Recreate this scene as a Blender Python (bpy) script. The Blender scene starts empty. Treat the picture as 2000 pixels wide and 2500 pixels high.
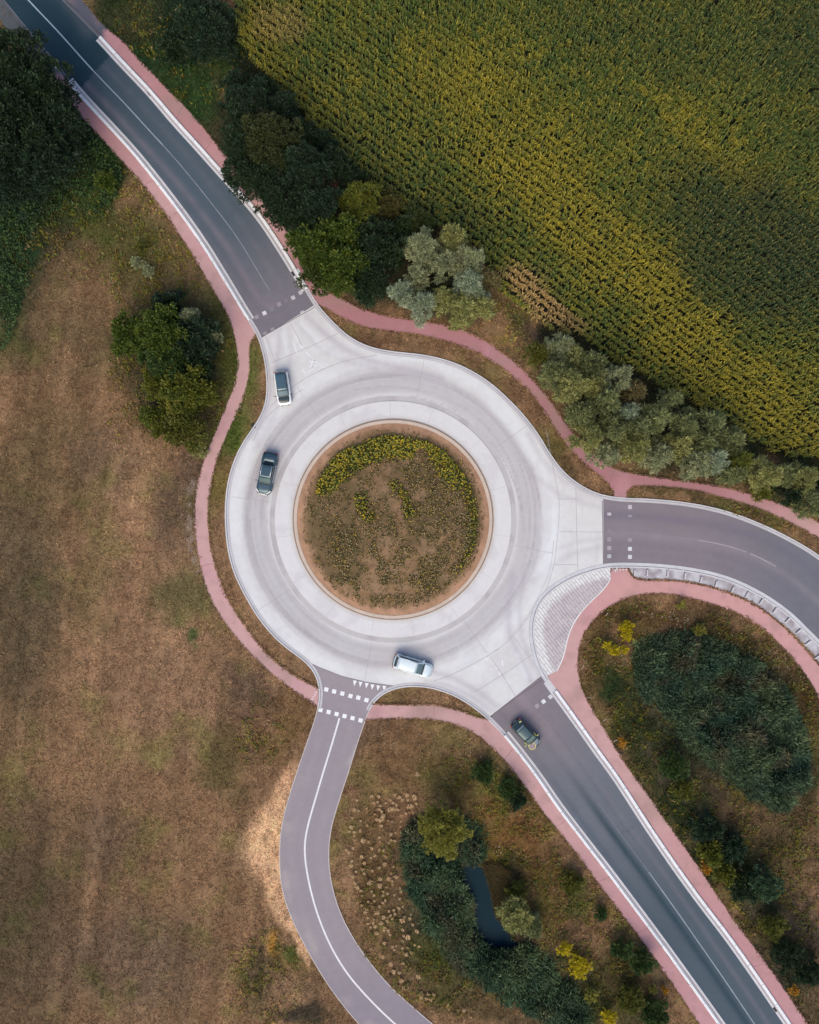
import bpy, math, random
import numpy as np
from mathutils import Vector
from mathutils.geometry import delaunay_2d_cdt, tessellate_polygon

# ------------------------------------------------------------------ camera, sky, sun, exposure
scene = bpy.context.scene
col = scene.collection
S = 20.0            # photograph pixels (of 2000 x 2500) per metre on the ground
H = 105.0           # flying height of the camera
cam_d = bpy.data.cameras.new("camera")
cam = bpy.data.objects.new("camera", cam_d)
col.objects.link(cam)
cam.location = (0, 0, H)
cam.rotation_euler = (0, 0, 0)
cam_d.sensor_fit = 'VERTICAL'
cam_d.sensor_height = 24.0
cam_d.lens = 24.0 * H / 125.0
cam_d.clip_start = 1.0
cam_d.clip_end = 9000.0
scene.camera = cam
scene.render.resolution_x = 819
scene.render.resolution_y = 1024

SUN_EL, SUN_AZ = math.radians(50), math.radians(195)     # azimuth clockwise from +Y (north)
world = bpy.data.worlds.new("World")
scene.world = world
world.use_nodes = True
wn = world.node_tree
bg = wn.nodes["Background"]
sky = wn.nodes.new("ShaderNodeTexSky")
sky.sky_type = 'NISHITA'
sky.sun_disc = False
sky.sun_elevation = SUN_EL
sky.sun_rotation = SUN_AZ
sky.air_density = 1.0
sky.dust_density = 3.0
wn.links.new(sky.outputs[0], bg.inputs[0])
bg.inputs[1].default_value = 0.15
sun_d = bpy.data.lights.new("sun", 'SUN')
sun_d.energy = 1.1
sun_d.angle = math.radians(50)
sun_d.color = (1.0, 0.89, 0.60)
sun = bpy.data.objects.new("sun", sun_d)
col.objects.link(sun)
sun.location = (0, -40, 80)
sd = Vector((math.sin(SUN_AZ) * math.cos(SUN_EL), math.cos(SUN_AZ) * math.cos(SUN_EL), math.sin(SUN_EL)))
sun.rotation_euler = sd.to_track_quat('Z', 'Y').to_euler()
scene.view_settings.view_transform = 'Standard'
scene.view_settings.look = 'None'
scene.view_settings.exposure = 0.50
scene.view_settings.gamma = 1.0
scene.render.engine = 'CYCLES'
scene.cycles.max_bounces = 5
scene.cycles.diffuse_bounces = 3
scene.cycles.transparent_max_bounces = 4

rng = np.random.default_rng(11)
random.seed(5)
K = 1.22            # brightness of a white ground in this light


def D(r, g, b):
    """colour as seen in the photograph (0..255) -> base colour"""
    c = np.array([r, g, b], float) / 255
    lin = np.where(c <= 0.04045, c / 12.92, ((c + 0.055) / 1.055) ** 2.4)
    return lin / K


def W(px, py):
    return ((px - 1000.0) / S, (1250.0 - py) / S)


def Wz(px, py, z):
    """ground position of something whose top stands at height z"""
    k = (H - z) / H
    return ((px - 1000.0) / S * k, (1250.0 - py) / S * k)


def tag(o, label=None, cat=None, group=None, kind=None):
    if label: o["label"] = label
    if cat: o["category"] = cat
    if group: o["group"] = group
    if kind: o["kind"] = kind
    return o


# ------------------------------------------------------------------ noise
def hash2(ix, iy, seed):
    h = (ix.astype(np.int64) * 374761393 + iy.astype(np.int64) * 668265263 + seed * 974634777) & 0xFFFFFFFF
    h = ((h ^ (h >> 13)) * 1274126177) & 0xFFFFFFFF
    h = h ^ (h >> 16)
    return (h & 0xFFFF) / 65535.0


def vnoise(x, y, sc, seed=0):
    x = x / sc; y = y / sc
    ix = np.floor(x); iy = np.floor(y)
    fx = x - ix; fy = y - iy
    fx = fx * fx * (3 - 2 * fx); fy = fy * fy * (3 - 2 * fy)
    a = hash2(ix, iy, seed); b = hash2(ix + 1, iy, seed)
    c = hash2(ix, iy + 1, seed); d = hash2(ix + 1, iy + 1, seed)
    return (a * (1 - fx) + b * fx) * (1 - fy) + (c * (1 - fx) + d * fx) * fy


def fbm(x, y, sc, seed=0, oc=4, g=0.55):
    v = 0; a = 1; t = 0
    for i in range(oc):
        v = v + a * vnoise(x + 37.1 * i, y - 17.7 * i, sc, seed + i * 7)
        t += a; a *= g; sc *= 0.5
    return v / t


def sstep(a, b, x):
    t = np.clip((x - a) / (b - a), 0, 1)
    return t * t * (3 - 2 * t)


def dist_poly(X, Y, pts):
    d = np.full(X.shape, 1e9)
    for (ax, ay), (bx, by) in zip(pts[:-1], pts[1:]):
        vx, vy = bx - ax, by - ay
        L = vx * vx + vy * vy + 1e-9
        t = np.clip(((X - ax) * vx + (Y - ay) * vy) / L, 0, 1)
        d = np.minimum(d, np.hypot(X - ax - t * vx, Y - ay - t * vy))
    return d


def sdist_poly(X, Y, pts):
    """signed: positive on the right of the walking direction in the photograph's pixels"""
    d = np.full(X.shape, 1e9); s = np.zeros(X.shape)
    for (ax, ay), (bx, by) in zip(pts[:-1], pts[1:]):
        vx, vy = bx - ax, by - ay
        L = vx * vx + vy * vy + 1e-9
        t = np.clip(((X - ax) * vx + (Y - ay) * vy) / L, 0, 1)
        q = np.hypot(X - ax - t * vx, Y - ay - t * vy)
        sg = np.sign(vx * (Y - ay) - vy * (X - ax))
        m = q < d
        d = np.where(m, q, d); s = np.where(m, sg, s)
    return d * s


def inside(X, Y, poly):
    r = np.zeros(X.shape, bool)
    n = len(poly)
    j = n - 1
    for i in range(n):
        xi, yi = poly[i]; xj, yj = poly[j]
        if yi != yj:
            c = ((yi > Y) != (yj > Y)) & (X < (xj - xi) * (Y - yi) / (yj - yi) + xi)
            r ^= c
        j = i
    return r


def cat(pts, step=9.0):
    """smooth curve through the points, resampled"""
    P = [np.array(p, float) for p in pts]
    if len(P) < 3:
        return [tuple(p) for p in P]
    out = []
    for i in range(len(P) - 1):
        p0 = P[i - 1] if i else P[0] * 2 - P[1]
        p1, p2 = P[i], P[i + 1]
        p3 = P[i + 2] if i + 2 < len(P) else P[-1] * 2 - P[-2]
        n = max(1, int(np.linalg.norm(p2 - p1) / step))
        for k in range(n):
            t = k / n
            q = 0.5 * ((2 * p1) + (p2 - p0) * t + (2 * p0 - 5 * p1 + 4 * p2 - p3) * t * t + (3 * p1 - p0 - 3 * p2 + p3) * t ** 3)
            out.append(tuple(q))
    out.append(tuple(P[-1]))
    A = np.array(out)
    for _ in range(6):                          # iron out reading errors
        A[1:-1] = A[1:-1] * 0.5 + (A[:-2] + A[2:]) * 0.25
    return [tuple(p) for p in A]


def offset(pts, d):
    """shift a pixel polyline sideways; positive = right of the walking direction"""
    A = np.array(pts)
    T = np.gradient(A, axis=0)
    T /= np.linalg.norm(T, axis=1)[:, None] + 1e-9
    N = np.stack([-T[:, 1], T[:, 0]], 1)
    return [tuple(p) for p in A + N * d]


def cut(pts, a, b):
    """the stretch of a polyline nearest a to nearest b"""
    A = np.array(pts)
    i = int(np.argmin(np.hypot(*(A - np.array(a)).T)))
    j = int(np.argmin(np.hypot(*(A - np.array(b)).T)))
    return pts[i:j + 1] if i <= j else pts[j:i + 1][::-1]


# ------------------------------------------------------------------ mesh helpers
def raw_mesh(name, V, F, C=None, mat=None, parent=None, smooth=False, mats=None, midx=None, link=True):
    """V (n,3), F (m,k) equal-sized faces or list of faces; C (n,3) vertex colours"""
    me = bpy.data.meshes.new(name)
    V = np.asarray(V, np.float32)
    if isinstance(F, np.ndarray):
        m, k = F.shape
        me.vertices.add(len(V)); me.vertices.foreach_set("co", V.ravel())
        me.loops.add(m * k); me.loops.foreach_set("vertex_index", F.astype(np.int32).ravel())
        me.polygons.add(m)
        me.polygons.foreach_set("loop_start", np.arange(0, m * k, k, dtype=np.int32))
        me.polygons.foreach_set("loop_total", np.full(m, k, np.int32))
        me.update(calc_edges=True)
    else:
        me.from_pydata([tuple(map(float, v)) for v in V], [], [list(map(int, f)) for f in F])
        me.update()
    if C is not None:
        at = me.color_attributes.new("Col", 'FLOAT_COLOR', 'POINT')
        C4 = np.ones((len(V), 4), np.float32); C4[:, :3] = np.clip(C, 0, 1)
        at.data.foreach_set("color", C4.ravel())
    if mats:
        for m_ in mats: me.materials.append(m_)
        if midx is not None: me.polygons.foreach_set("material_index", np.asarray(midx, np.int32))
    elif mat:
        me.materials.append(mat)
    if smooth:
        me.polygons.foreach_set("use_smooth", np.ones(len(me.polygons), bool))
    o = bpy.data.objects.new(name, me)
    if link: col.objects.link(o)
    if parent: o.parent = parent
    return o


def empty(name, loc, rz=0.0):
    o = bpy.data.objects.new(name, None)
    o.location = loc; o.rotation_euler = (0, 0, rz)
    o.empty_display_size = 0.3
    col.objects.link(o)
    return o


class MB:
    """collects shapes in one mesh"""
    def __init__(s): s.v = []; s.f = []

    def poly(s, pts):
        b = len(s.v); s.v += [tuple(p) for p in pts]; s.f.append(list(range(b, b + len(pts))))

    def box(s, c, d, rz=0.0, taper=1.0):
        cx, cy, cz = c; dx, dy, dz = [q / 2 for q in d]
        ca, sa = math.cos(rz), math.sin(rz)
        b = len(s.v)
        for z, k in ((-dz, 1), (dz, taper)):
            for x, y in ((-dx, -dy), (dx, -dy), (dx, dy), (-dx, dy)):
                x *= k; y *= k
                s.v.append((cx + x * ca - y * sa, cy + x * sa + y * ca, cz + z))
        for f in ((3, 2, 1, 0), (4, 5, 6, 7), (0, 1, 5, 4), (1, 2, 6, 5), (2, 3, 7, 6), (3, 0, 4, 7)):
            s.f.append([b + i for i in f])

    def tube(s, p, q, r0, r1, n=8, cap=True):
        p = Vector(p); q = Vector(q); a = (q - p).normalized()
        u = a.orthogonal().normalized(); w = a.cross(u)
        b = len(s.v)
        for c, r in ((p, r0), (q, r1)):
            for i in range(n):
                t = 2 * math.pi * i / n
                s.v.append(tuple(c + u * (math.cos(t) * r) + w * (math.sin(t) * r)))
        for i in range(n):
            j = (i + 1) % n
            s.f.append([b + i, b + j, b + n + j, b + n + i])
        if cap:
            s.f.append([b + n + i for i in range(n)]); s.f.append([b + n - 1 - i for i in range(n)])

    def ring(s, c, r0, r1, z0, z1, n=24):
        b = len(s.v)
        for r, z in ((r1, z0), (r1, z1), (r0, z1), (r0, z0)):
            for i in range(n):
                t = 2 * math.pi * i / n
                s.v.append((c[0] + r * math.cos(t), c[1] + r * math.sin(t), c[2] + z))
        for k in range(4):
            for i in range(n):
                j = (i + 1) % n; k2 = (k + 1) % 4
                s.f.append([b + k * n + i, b + k * n + j, b + k2 * n + j, b + k2 * n + i])

    def build(s, name, mat, parent=None, smooth=False, bevel=0.0):
        o = raw_mesh(name, s.v, s.f, mat=mat, parent=parent, smooth=smooth)
        if bevel:
            m = o.modifiers.new("bevel", 'BEVEL'); m.width = bevel; m.segments = 2; m.limit_method = 'ANGLE'
        return o


# ------------------------------------------------------------------ materials
def new_mat(name):
    m = bpy.data.materials.new(name); m.use_nodes = True
    nt = m.node_tree
    return m, nt, nt.nodes["Principled BSDF"]


def node(nt, t, **kw):
    n = nt.nodes.new(t)
    for k, v in kw.items(): setattr(n, k, v)
    return n


def mat_attr(name, rough=0.9, grain=0.25, gscale=8.0, bump=0.3, fine=40.0, fgrain=0.2, spec=0.2, bdist=0.03):
    """colour from the mesh's own colour attribute with real grain on top"""
    m, nt, p = new_mat(name)
    at = node(nt, "ShaderNodeAttribute"); at.attribute_name = "Col"
    tc = node(nt, "ShaderNodeTexCoord")
    n1 = node(nt, "ShaderNodeTexNoise"); n1.inputs["Scale"].default_value = gscale; n1.inputs["Detail"].default_value = 6
    n1.inputs["Roughness"].default_value = 0.7
    n2 = node(nt, "ShaderNodeTexNoise"); n2.inputs["Scale"].default_value = fine; n2.inputs["Detail"].default_value = 2
    nt.links.new(tc.outputs["Object"], n1.inputs["Vector"]); nt.links.new(tc.outputs["Object"], n2.inputs["Vector"])
    r1 = node(nt, "ShaderNodeMapRange"); r1.inputs[1].default_value = 0.25; r1.inputs[2].default_value = 0.75
    r1.inputs[3].default_value = 1 - grain; r1.inputs[4].default_value = 1 + grain
    r2 = node(nt, "ShaderNodeMapRange"); r2.inputs[1].default_value = 0.25; r2.inputs[2].default_value = 0.75
    r2.inputs[3].default_value = 1 - fgrain; r2.inputs[4].default_value = 1 + fgrain
    nt.links.new(n1.outputs[0], r1.inputs[0]); nt.links.new(n2.outputs[0], r2.inputs[0])
    mu = node(nt, "ShaderNodeMath", operation='MULTIPLY')
    nt.links.new(r1.outputs[0], mu.inputs[0]); nt.links.new(r2.outputs[0], mu.inputs[1])
    vm = node(nt, "ShaderNodeVectorMath", operation='SCALE')
    nt.links.new(at.outputs["Color"], vm.inputs[0]); nt.links.new(mu.outputs[0], vm.inputs["Scale"])
    nt.links.new(vm.outputs[0], p.inputs["Base Color"])
    if bump:
        bp = node(nt, "ShaderNodeBump"); bp.inputs["Strength"].default_value = bump; bp.inputs["Distance"].default_value = bdist
        nt.links.new(mu.outputs[0], bp.inputs["Height"]); nt.links.new(bp.outputs[0], p.inputs["Normal"])
    p.inputs["Roughness"].default_value = rough
    p.inputs["Specular IOR Level"].default_value = spec
    return m


def mat_leaf(name, trans=0.25, rough=0.55, spec=0.25):
    m, nt, p = new_mat(name)
    at = node(nt, "ShaderNodeAttribute"); at.attribute_name = "Col"
    nt.links.new(at.outputs["Color"], p.inputs["Base Color"])
    p.inputs["Roughness"].default_value = rough
    p.inputs["Specular IOR Level"].default_value = spec
    tr = node(nt, "ShaderNodeBsdfTranslucent")
    nt.links.new(at.outputs["Color"], tr.inputs["Color"])
    mx = node(nt, "ShaderNodeMixShader"); mx.inputs[0].default_value = trans
    out = nt.nodes["Material Output"]
    nt.links.new(p.outputs[0], mx.inputs[1]); nt.links.new(tr.outputs[0], mx.inputs[2])
    nt.links.new(mx.outputs[0], out.inputs["Surface"])
    return m


def mat_plain(name, c, rough=0.5, metal=0.0, spec=0.5, coat=0.0, noise=0.0, nscale=6.0, bump=0.0):
    m, nt, p = new_mat(name)
    p.inputs["Base Color"].default_value = (*[float(q) for q in c], 1)
    p.inputs["Roughness"].default_value = rough
    p.inputs["Metallic"].default_value = metal
    p.inputs["Specular IOR Level"].default_value = spec
    p.inputs["Coat Weight"].default_value = coat
    p.inputs["Coat Roughness"].default_value = 0.05
    tc = node(nt, "ShaderNodeTexCoord")
    n1 = node(nt, "ShaderNodeTexNoise"); n1.inputs["Scale"].default_value = nscale; n1.inputs["Detail"].default_value = 5
    nt.links.new(tc.outputs["Object"], n1.inputs["Vector"])
    if noise:
        r1 = node(nt, "ShaderNodeMapRange"); r1.inputs[1].default_value = 0.25; r1.inputs[2].default_value = 0.75
        r1.inputs[3].default_value = 1 - noise; r1.inputs[4].default_value = 1 + noise
        nt.links.new(n1.outputs[0], r1.inputs[0])
        vm = node(nt, "ShaderNodeVectorMath", operation='SCALE'); vm.inputs[0].default_value = [float(q) for q in c]
        nt.links.new(r1.outputs[0], vm.inputs["Scale"]); nt.links.new(vm.outputs[0], p.inputs["Base Color"])
    if bump:
        bp = node(nt, "ShaderNodeBump"); bp.inputs["Strength"].default_value = bump; bp.inputs["Distance"].default_value = 0.02
        nt.links.new(n1.outputs[0], bp.inputs["Height"]); nt.links.new(bp.outputs[0], p.inputs["Normal"])
    return m


M_ground = mat_attr("ground_soil_and_grass", rough=0.95, grain=0.5, gscale=3.6, fine=22, fgrain=0.35, bump=0.8, spec=0.1, bdist=0.08)
M_soil = mat_attr("island_soil", rough=0.95, grain=0.2, gscale=4.0, fine=25, fgrain=0.2, bump=0.5, spec=0.1)
M_asphalt = mat_attr("asphalt", rough=0.85, grain=0.06, gscale=1.2, fine=26, fgrain=0.13, bump=0.15, spec=0.35)
M_concrete = mat_attr("cast_concrete", rough=0.85, grain=0.03, gscale=2.2, fine=14, fgrain=0.04, bump=0.1, spec=0.3)
M_path = mat_attr("red_asphalt_path", rough=0.9, grain=0.06, gscale=1.0, fine=30, fgrain=0.07, bump=0.1, spec=0.25)
M_kerb = mat_attr("kerb_concrete", rough=0.8, grain=0.08, gscale=2.5, fine=15, fgrain=0.06, bump=0.2, spec=0.3)
M_leaf = mat_leaf("leaves")
M_maize = mat_leaf("maize_leaves", trans=0.2, rough=0.5, spec=0.3)
M_grass = mat_leaf("grass_blades", trans=0.15, rough=0.8, spec=0.1)
M_bark = mat_plain("bark", (0.06, 0.045, 0.03), rough=0.9, noise=0.3, nscale=8, bump=0.5)
M_paint = mat_attr("worn_white_road_paint", rough=0.7, grain=0.10, gscale=4.0, fine=20, fgrain=0.08, bump=0.0)
# ------------------------------------------------------------------ edge lines read from the photograph (pixels of 2000 x 2500)
O_NE = cat([(40, -130), (150, -12), (203, 42), (248, 89), (304, 150), (373, 223), (430, 290), (487, 353), (536, 408), (592, 470), (627, 510),
            (660, 555), (700, 617), (731, 668), (753, 704), (774, 741), (795, 766), (825, 797), (860, 826), (907, 848), (968, 859), (1029, 865),
            (1088, 878), (1143, 900), (1196, 933), (1241, 973), (1281, 1015), (1317, 1063), (1345, 1110), (1378, 1153), (1415, 1182), (1455, 1203),
            (1499, 1213), (1540, 1216), (1594, 1218), (1687, 1228), (1780, 1249), (1873, 1285), (1942, 1320), (2000, 1356), (2100, 1435), (2190, 1530)])
O_SE = cat([(2150, 1780), (2060, 1655), (2000, 1580), (1960, 1540), (1928, 1508), (1880, 1472), (1833, 1445), (1788, 1424), (1737, 1408),
            (1673, 1396), (1620, 1390), (1577, 1387), (1536, 1386), (1500, 1386), (1470, 1389), (1427, 1401), (1390, 1416), (1363, 1432), (1339, 1450),
            (1320, 1472), (1308, 1501), (1303, 1531), (1305, 1563), (1313, 1600), (1325, 1634), (1341, 1658), (1361, 1686), (1413, 1758), (1465, 1832),
            (1512, 1897), (1584, 2008), (1649, 2104), (1714, 2194), (1779, 2279), (1848, 2376), (1933, 2500), (2030, 2640)])
O_SW = cat([(1850, 2640), (1750, 2498), (1665, 2379), (1604, 2295), (1543, 2213), (1483, 2133), (1422, 2054), (1361, 1974), (1305, 1893), (1267, 1843),
            (1229, 1796), (1190, 1755), (1149, 1723), (1109, 1699), (1060, 1682), (1015, 1676), (975, 1679), (942, 1690), (917, 1710), (901, 1735),
            (891, 1765), (877, 1804), (865, 1843), (851, 1888), (837, 1930), (823, 1974), (810, 2021), (804, 2069), (805, 2118), (813, 2168),
            (831, 2225), (858, 2280), (900, 2343), (949, 2402), (1006, 2455), (1059, 2500), (1150, 2570)])
O_W = cat([(960, 2590), (876, 2500), (841, 2459), (806, 2412), (770, 2355), (738, 2297), (712, 2243), (696, 2200), (686, 2158), (682, 2102),
           (684, 2040), (694, 1984), (711, 1925), (730, 1867), (748, 1814), (764, 1769), (775, 1730), (780, 1698), (777, 1668), (767, 1641),
           (745, 1616), (684, 1570), (635, 1515), (597, 1453), (570, 1396), (556, 1342), (550, 1284), (550, 1227), (557, 1172), (572, 1122),
           (595, 1076), (621, 1040), (641, 1005), (651, 965), (650, 912), (643, 868), (632, 830), (620, 805), (605, 783), (585, 750), (550, 692),
           (497, 606), (444, 530), (390, 459), (330, 384), (275, 323), (216, 260), (166, 203), (135, 160), (95, 115), (0, 0), (-90, -110)])
CX, CY = 960.0, 1268.0

centre_NW = cat([(-20, -100), (69, 0), (142, 77), (227, 172), (304, 252), (365, 319), (422, 381), (470, 438), (528, 511), (580, 580), (617, 641), (660, 712)])
centre_SE = cat([(1230, 1660), (1330, 1780), (1400, 1875), (1462, 1962), (1515, 2036), (1584, 2129), (1645, 2214), (1706, 2301), (1767, 2389), (1842, 2500), (1940, 2645)])
centre_S = cat([(829, 1753), (812, 1812), (788, 1890), (768, 1958), (750, 2022), (743, 2068), (748, 2120), (762, 2187), (783, 2253), (813, 2320), (852, 2382), (904, 2441), (965, 2500), (1060, 2580)])
centre_E = cat([(1474, 1299), (1534, 1301), (1600, 1306), (1655, 1312), (1715, 1320), (1770, 1331), (1821, 1347), (1860, 1364), (1896, 1384), (1950, 1422), (2050, 1510), (2140, 1610)])

arm_NW = [(771, 748), (634, 827)]
conc_poly = (cut(O_NE, (771, 748), (1469, 1208)) + [(1474, 1384)] + cut(O_SE, (1468, 1390), (1328, 1648)) + [(1201, 1745)] +
             cut(O_SW, (1192, 1752), (985, 1677)) + [(950, 1672), (893, 1664), (833, 1649), (780, 1628), (749, 1614)] +
             cut(O_W, (735, 1609), (634, 827)))
road_nw_poly = cut(O_NE, (40, -130), (771, 748)) + [(730, 860)] + cut(O_W, (634, 832), (-90, -110))
road_e_poly = cut(O_NE, (1462, 1208), (2190, 1530)) + cut(O_SE, (2150, 1780), (1476, 1388)) + [(1430, 1300)]
road_se_poly = cut(O_SE, (1328, 1645), (2030, 2640)) + cut(O_SW, (1850, 2640), (1198, 1760)) + [(1235, 1670)]
road_s_poly = cut(O_SW, (1000, 1676), (1150, 2570)) + cut(O_W, (960, 2590), (749, 1620)) + [(800, 1590), (900, 1630)]

ne_up = cat([(110, -130), (203, 0), (266, 73), (300, 99), (337, 140), (390, 197), (430, 237), (475, 284), (528, 350), (568, 400), (610, 450), (652, 501),
             (684, 540), (712, 583), (729, 627), (742, 664), (769, 696), (806, 714), (846, 736), (890, 757), (948, 772), (1009, 782), (1070, 790), (1105, 798), (1143, 811),
             (1189, 834), (1230, 863), (1272, 897), (1313, 940), (1352, 990), (1383, 1035), (1410, 1072), (1446, 1108), (1497, 1143), (1571, 1160),
             (1664, 1173), (1757, 1187), (1849, 1210), (1919, 1235), (2000, 1275), (2140, 1350)])
ne_low = cat([(2120, 1385), (2000, 1317), (1919, 1273), (1849, 1243), (1757, 1215), (1687, 1198), (1620, 1190), (1570, 1188), (1545, 1191), (1530, 1201), (1529, 1216)], 5)
ne_low2 = cat([(1501, 1214), (1499, 1204), (1490, 1186), (1460, 1160), (1412, 1120), (1374, 1077), (1336, 1016), (1297, 962), (1262, 928), (1213, 890),
               (1161, 860), (1102, 838), (1045, 823), (988, 814), (907, 803), (846, 784), (806, 760), (785, 745), (776, 742)])
path_ne_poly = ne_up + ne_low + ne_low2 + cut(O_NE, (774, 741), (40, -130))
w_left = cat([(110, 185), (150, 236), (195, 284), (227, 316), (260, 353), (304, 402), (345, 447), (377, 487), (413, 537), (459, 607), (497, 670), (536, 735), (562, 785), (573, 830),
              (580, 879), (576, 925), (561, 968), (543, 1010), (522, 1062), (499, 1118), (484, 1170), (475, 1227), (475, 1284), (481, 1347), (493, 1404),
              (512, 1457), (538, 1505), (570, 1550), (606, 1590), (652, 1636), (699, 1674), (743, 1704), (776, 1726)])
w_right = cat([(779, 1680), (731, 1656), (691, 1629), (652, 1596), (615, 1550), (583, 1505), (555, 1459), (535, 1410), (520, 1357), (511, 1304),
               (509, 1243), (516, 1183), (530, 1127), (550, 1075), (570, 1030), (591, 986), (605, 940), (612, 903), (610, 867), (610, 835), (616, 820), (627, 818)])
path_w_poly = w_left + cut(O_W, (776, 1726), (779, 1682)) + w_right + cut(O_W, (626, 817), (135, 160))
se_n = cat([(910, 1718), (975, 1720), (1056, 1720), (1109, 1730), (1149, 1744), (1180, 1755), (1192, 1757)])
se_s = cat([(1806, 2640), (1706, 2500), (1653, 2421), (1604, 2350), (1543, 2265), (1483, 2188), (1434, 2121), (1388, 2060), (1341, 2003), (1300, 1948), (1272, 1908),
            (1238, 1864), (1198, 1822), (1157, 1790), (1117, 1771), (1072, 1760), (1015, 1755), (958, 1755), (893, 1758)])
path_s_poly = se_n + cut(O_SW, (1194, 1758), (1850, 2640)) + se_s + cut(O_SW, (893, 1758), (908, 1722))
e_up = cat([(1534, 1388), (1537, 1400), (1548, 1412), (1584, 1416), (1629, 1416), (1673, 1420), (1724, 1430), (1769, 1443), (1813, 1461), (1849, 1480), (1880, 1502),
            (1912, 1528), (1944, 1558), (1976, 1594), (2000, 1624), (2080, 1735)], 6)
e_in = cat([(2075, 1850), (2000, 1708), (1973, 1660), (1944, 1620), (1912, 1583), (1874, 1546), (1833, 1514), (1785, 1491), (1737, 1475), (1689, 1462), (1641, 1452),
            (1593, 1449), (1552, 1454), (1514, 1467), (1485, 1483), (1462, 1501), (1441, 1525), (1423, 1557), (1412, 1592), (1411, 1627), (1417, 1665),
            (1430, 1700), (1451, 1738), (1478, 1782), (1527, 1862), (1584, 1942), (1645, 2029), (1706, 2115), (1759, 2195), (1810, 2268), (1868, 2346), (1921, 2421), (1974, 2500), (2065, 2640)])
white_edge = cat([(1359, 1638), (1371, 1615), (1378, 1594), (1384, 1564), (1393, 1536), (1406, 1512), (1424, 1487), (1448, 1463), (1472, 1440), (1487, 1421), (1491, 1410)], 6)
path_e_poly = e_up + e_in + cut(O_SE, (2030, 2640), (1338, 1652)) + white_edge + [(1491, 1400), (1494, 1388)]
paver_poly = cut(O_SE, (1338, 1652), (1494, 1387)) + white_edge[::-1]
strip_poly = cut(O_SE, (1536, 1387), (2090, 1690)) + e_up[::-1][:-2]

PAVED = [conc_poly, road_nw_poly, road_e_poly, road_se_poly, road_s_poly, path_ne_poly, path_w_poly, path_s_poly, path_e_poly, paver_poly, strip_poly]

MR_STEP = 2.0
_gx = np.arange(-200, 2200, MR_STEP); _gy = np.arange(-200, 2700, MR_STEP)
_GX, _GY = np.meshgrid(_gx, _gy)
PMASK = np.zeros(_GX.shape, bool)
for p_ in PAVED:
    PMASK |= inside(_GX, _GY, p_)


def paved(X, Y):
    i = np.clip(((Y + 200) / MR_STEP).astype(int), 0, PMASK.shape[0] - 1)
    j = np.clip(((X + 200) / MR_STEP).astype(int), 0, PMASK.shape[1] - 1)
    return PMASK[i, j]


# ------------------------------------------------------------------ vegetation zones
maize_poly = [(574, -220), (572, -60), (574, 20), (581, 93), (620, 150), (664, 193), (727, 260), (784, 317), (865, 398), (926, 467), (1007, 528), (1100, 562), (1160, 605),
              (1185, 645), (1222, 709), (1276, 748), (1338, 799), (1400, 812), (1470, 860), (1560, 900), (1640, 950), (1740, 1000), (1800, 1040),
              (1860, 1090), (1920, 1108), (2000, 1120), (2250, 1220), (2250, -220)]
reed_e_poly = [(1546, 1574), (1595, 1550), (1650, 1543), (1700, 1545), (1748, 1567), (1800, 1590), (1850, 1615), (1887, 1650), (1925, 1700), (1957, 1783),
               (1974, 1887), (1950, 1957), (1887, 1977), (1835, 1950), (1783, 1904), (1731, 1859), (1678, 1818), (1644, 1765), (1609, 1730), (1560, 1690), (1539, 1630)]
reed_w_poly = [(980, 2060), (985, 2025), (1008, 2000), (1060, 1985), (1125, 1988), (1170, 2008), (1188, 2050), (1185, 2095), (1165, 2110), (1140, 2118), (1128, 2150), (1158, 2190),
               (1163, 2250), (1185, 2295), (1240, 2310), (1290, 2300), (1320, 2310), (1356, 2330), (1390, 2390), (1440, 2460), (1450, 2560), (1390, 2540), (1312, 2478),
               (1240, 2450), (1167, 2405), (1110, 2362), (1066, 2295), (1025, 2245), (992, 2175), (982, 2100)]
pond_poly = cat([(1122, 2126), (1146, 2104), (1174, 2116), (1196, 2160), (1212, 2205), (1224, 2250), (1246, 2288), (1272, 2316), (1230, 2330), (1180, 2310), (1150, 2268), (1154, 2205), (1124, 2158), (1122, 2126)], 5)

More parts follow.
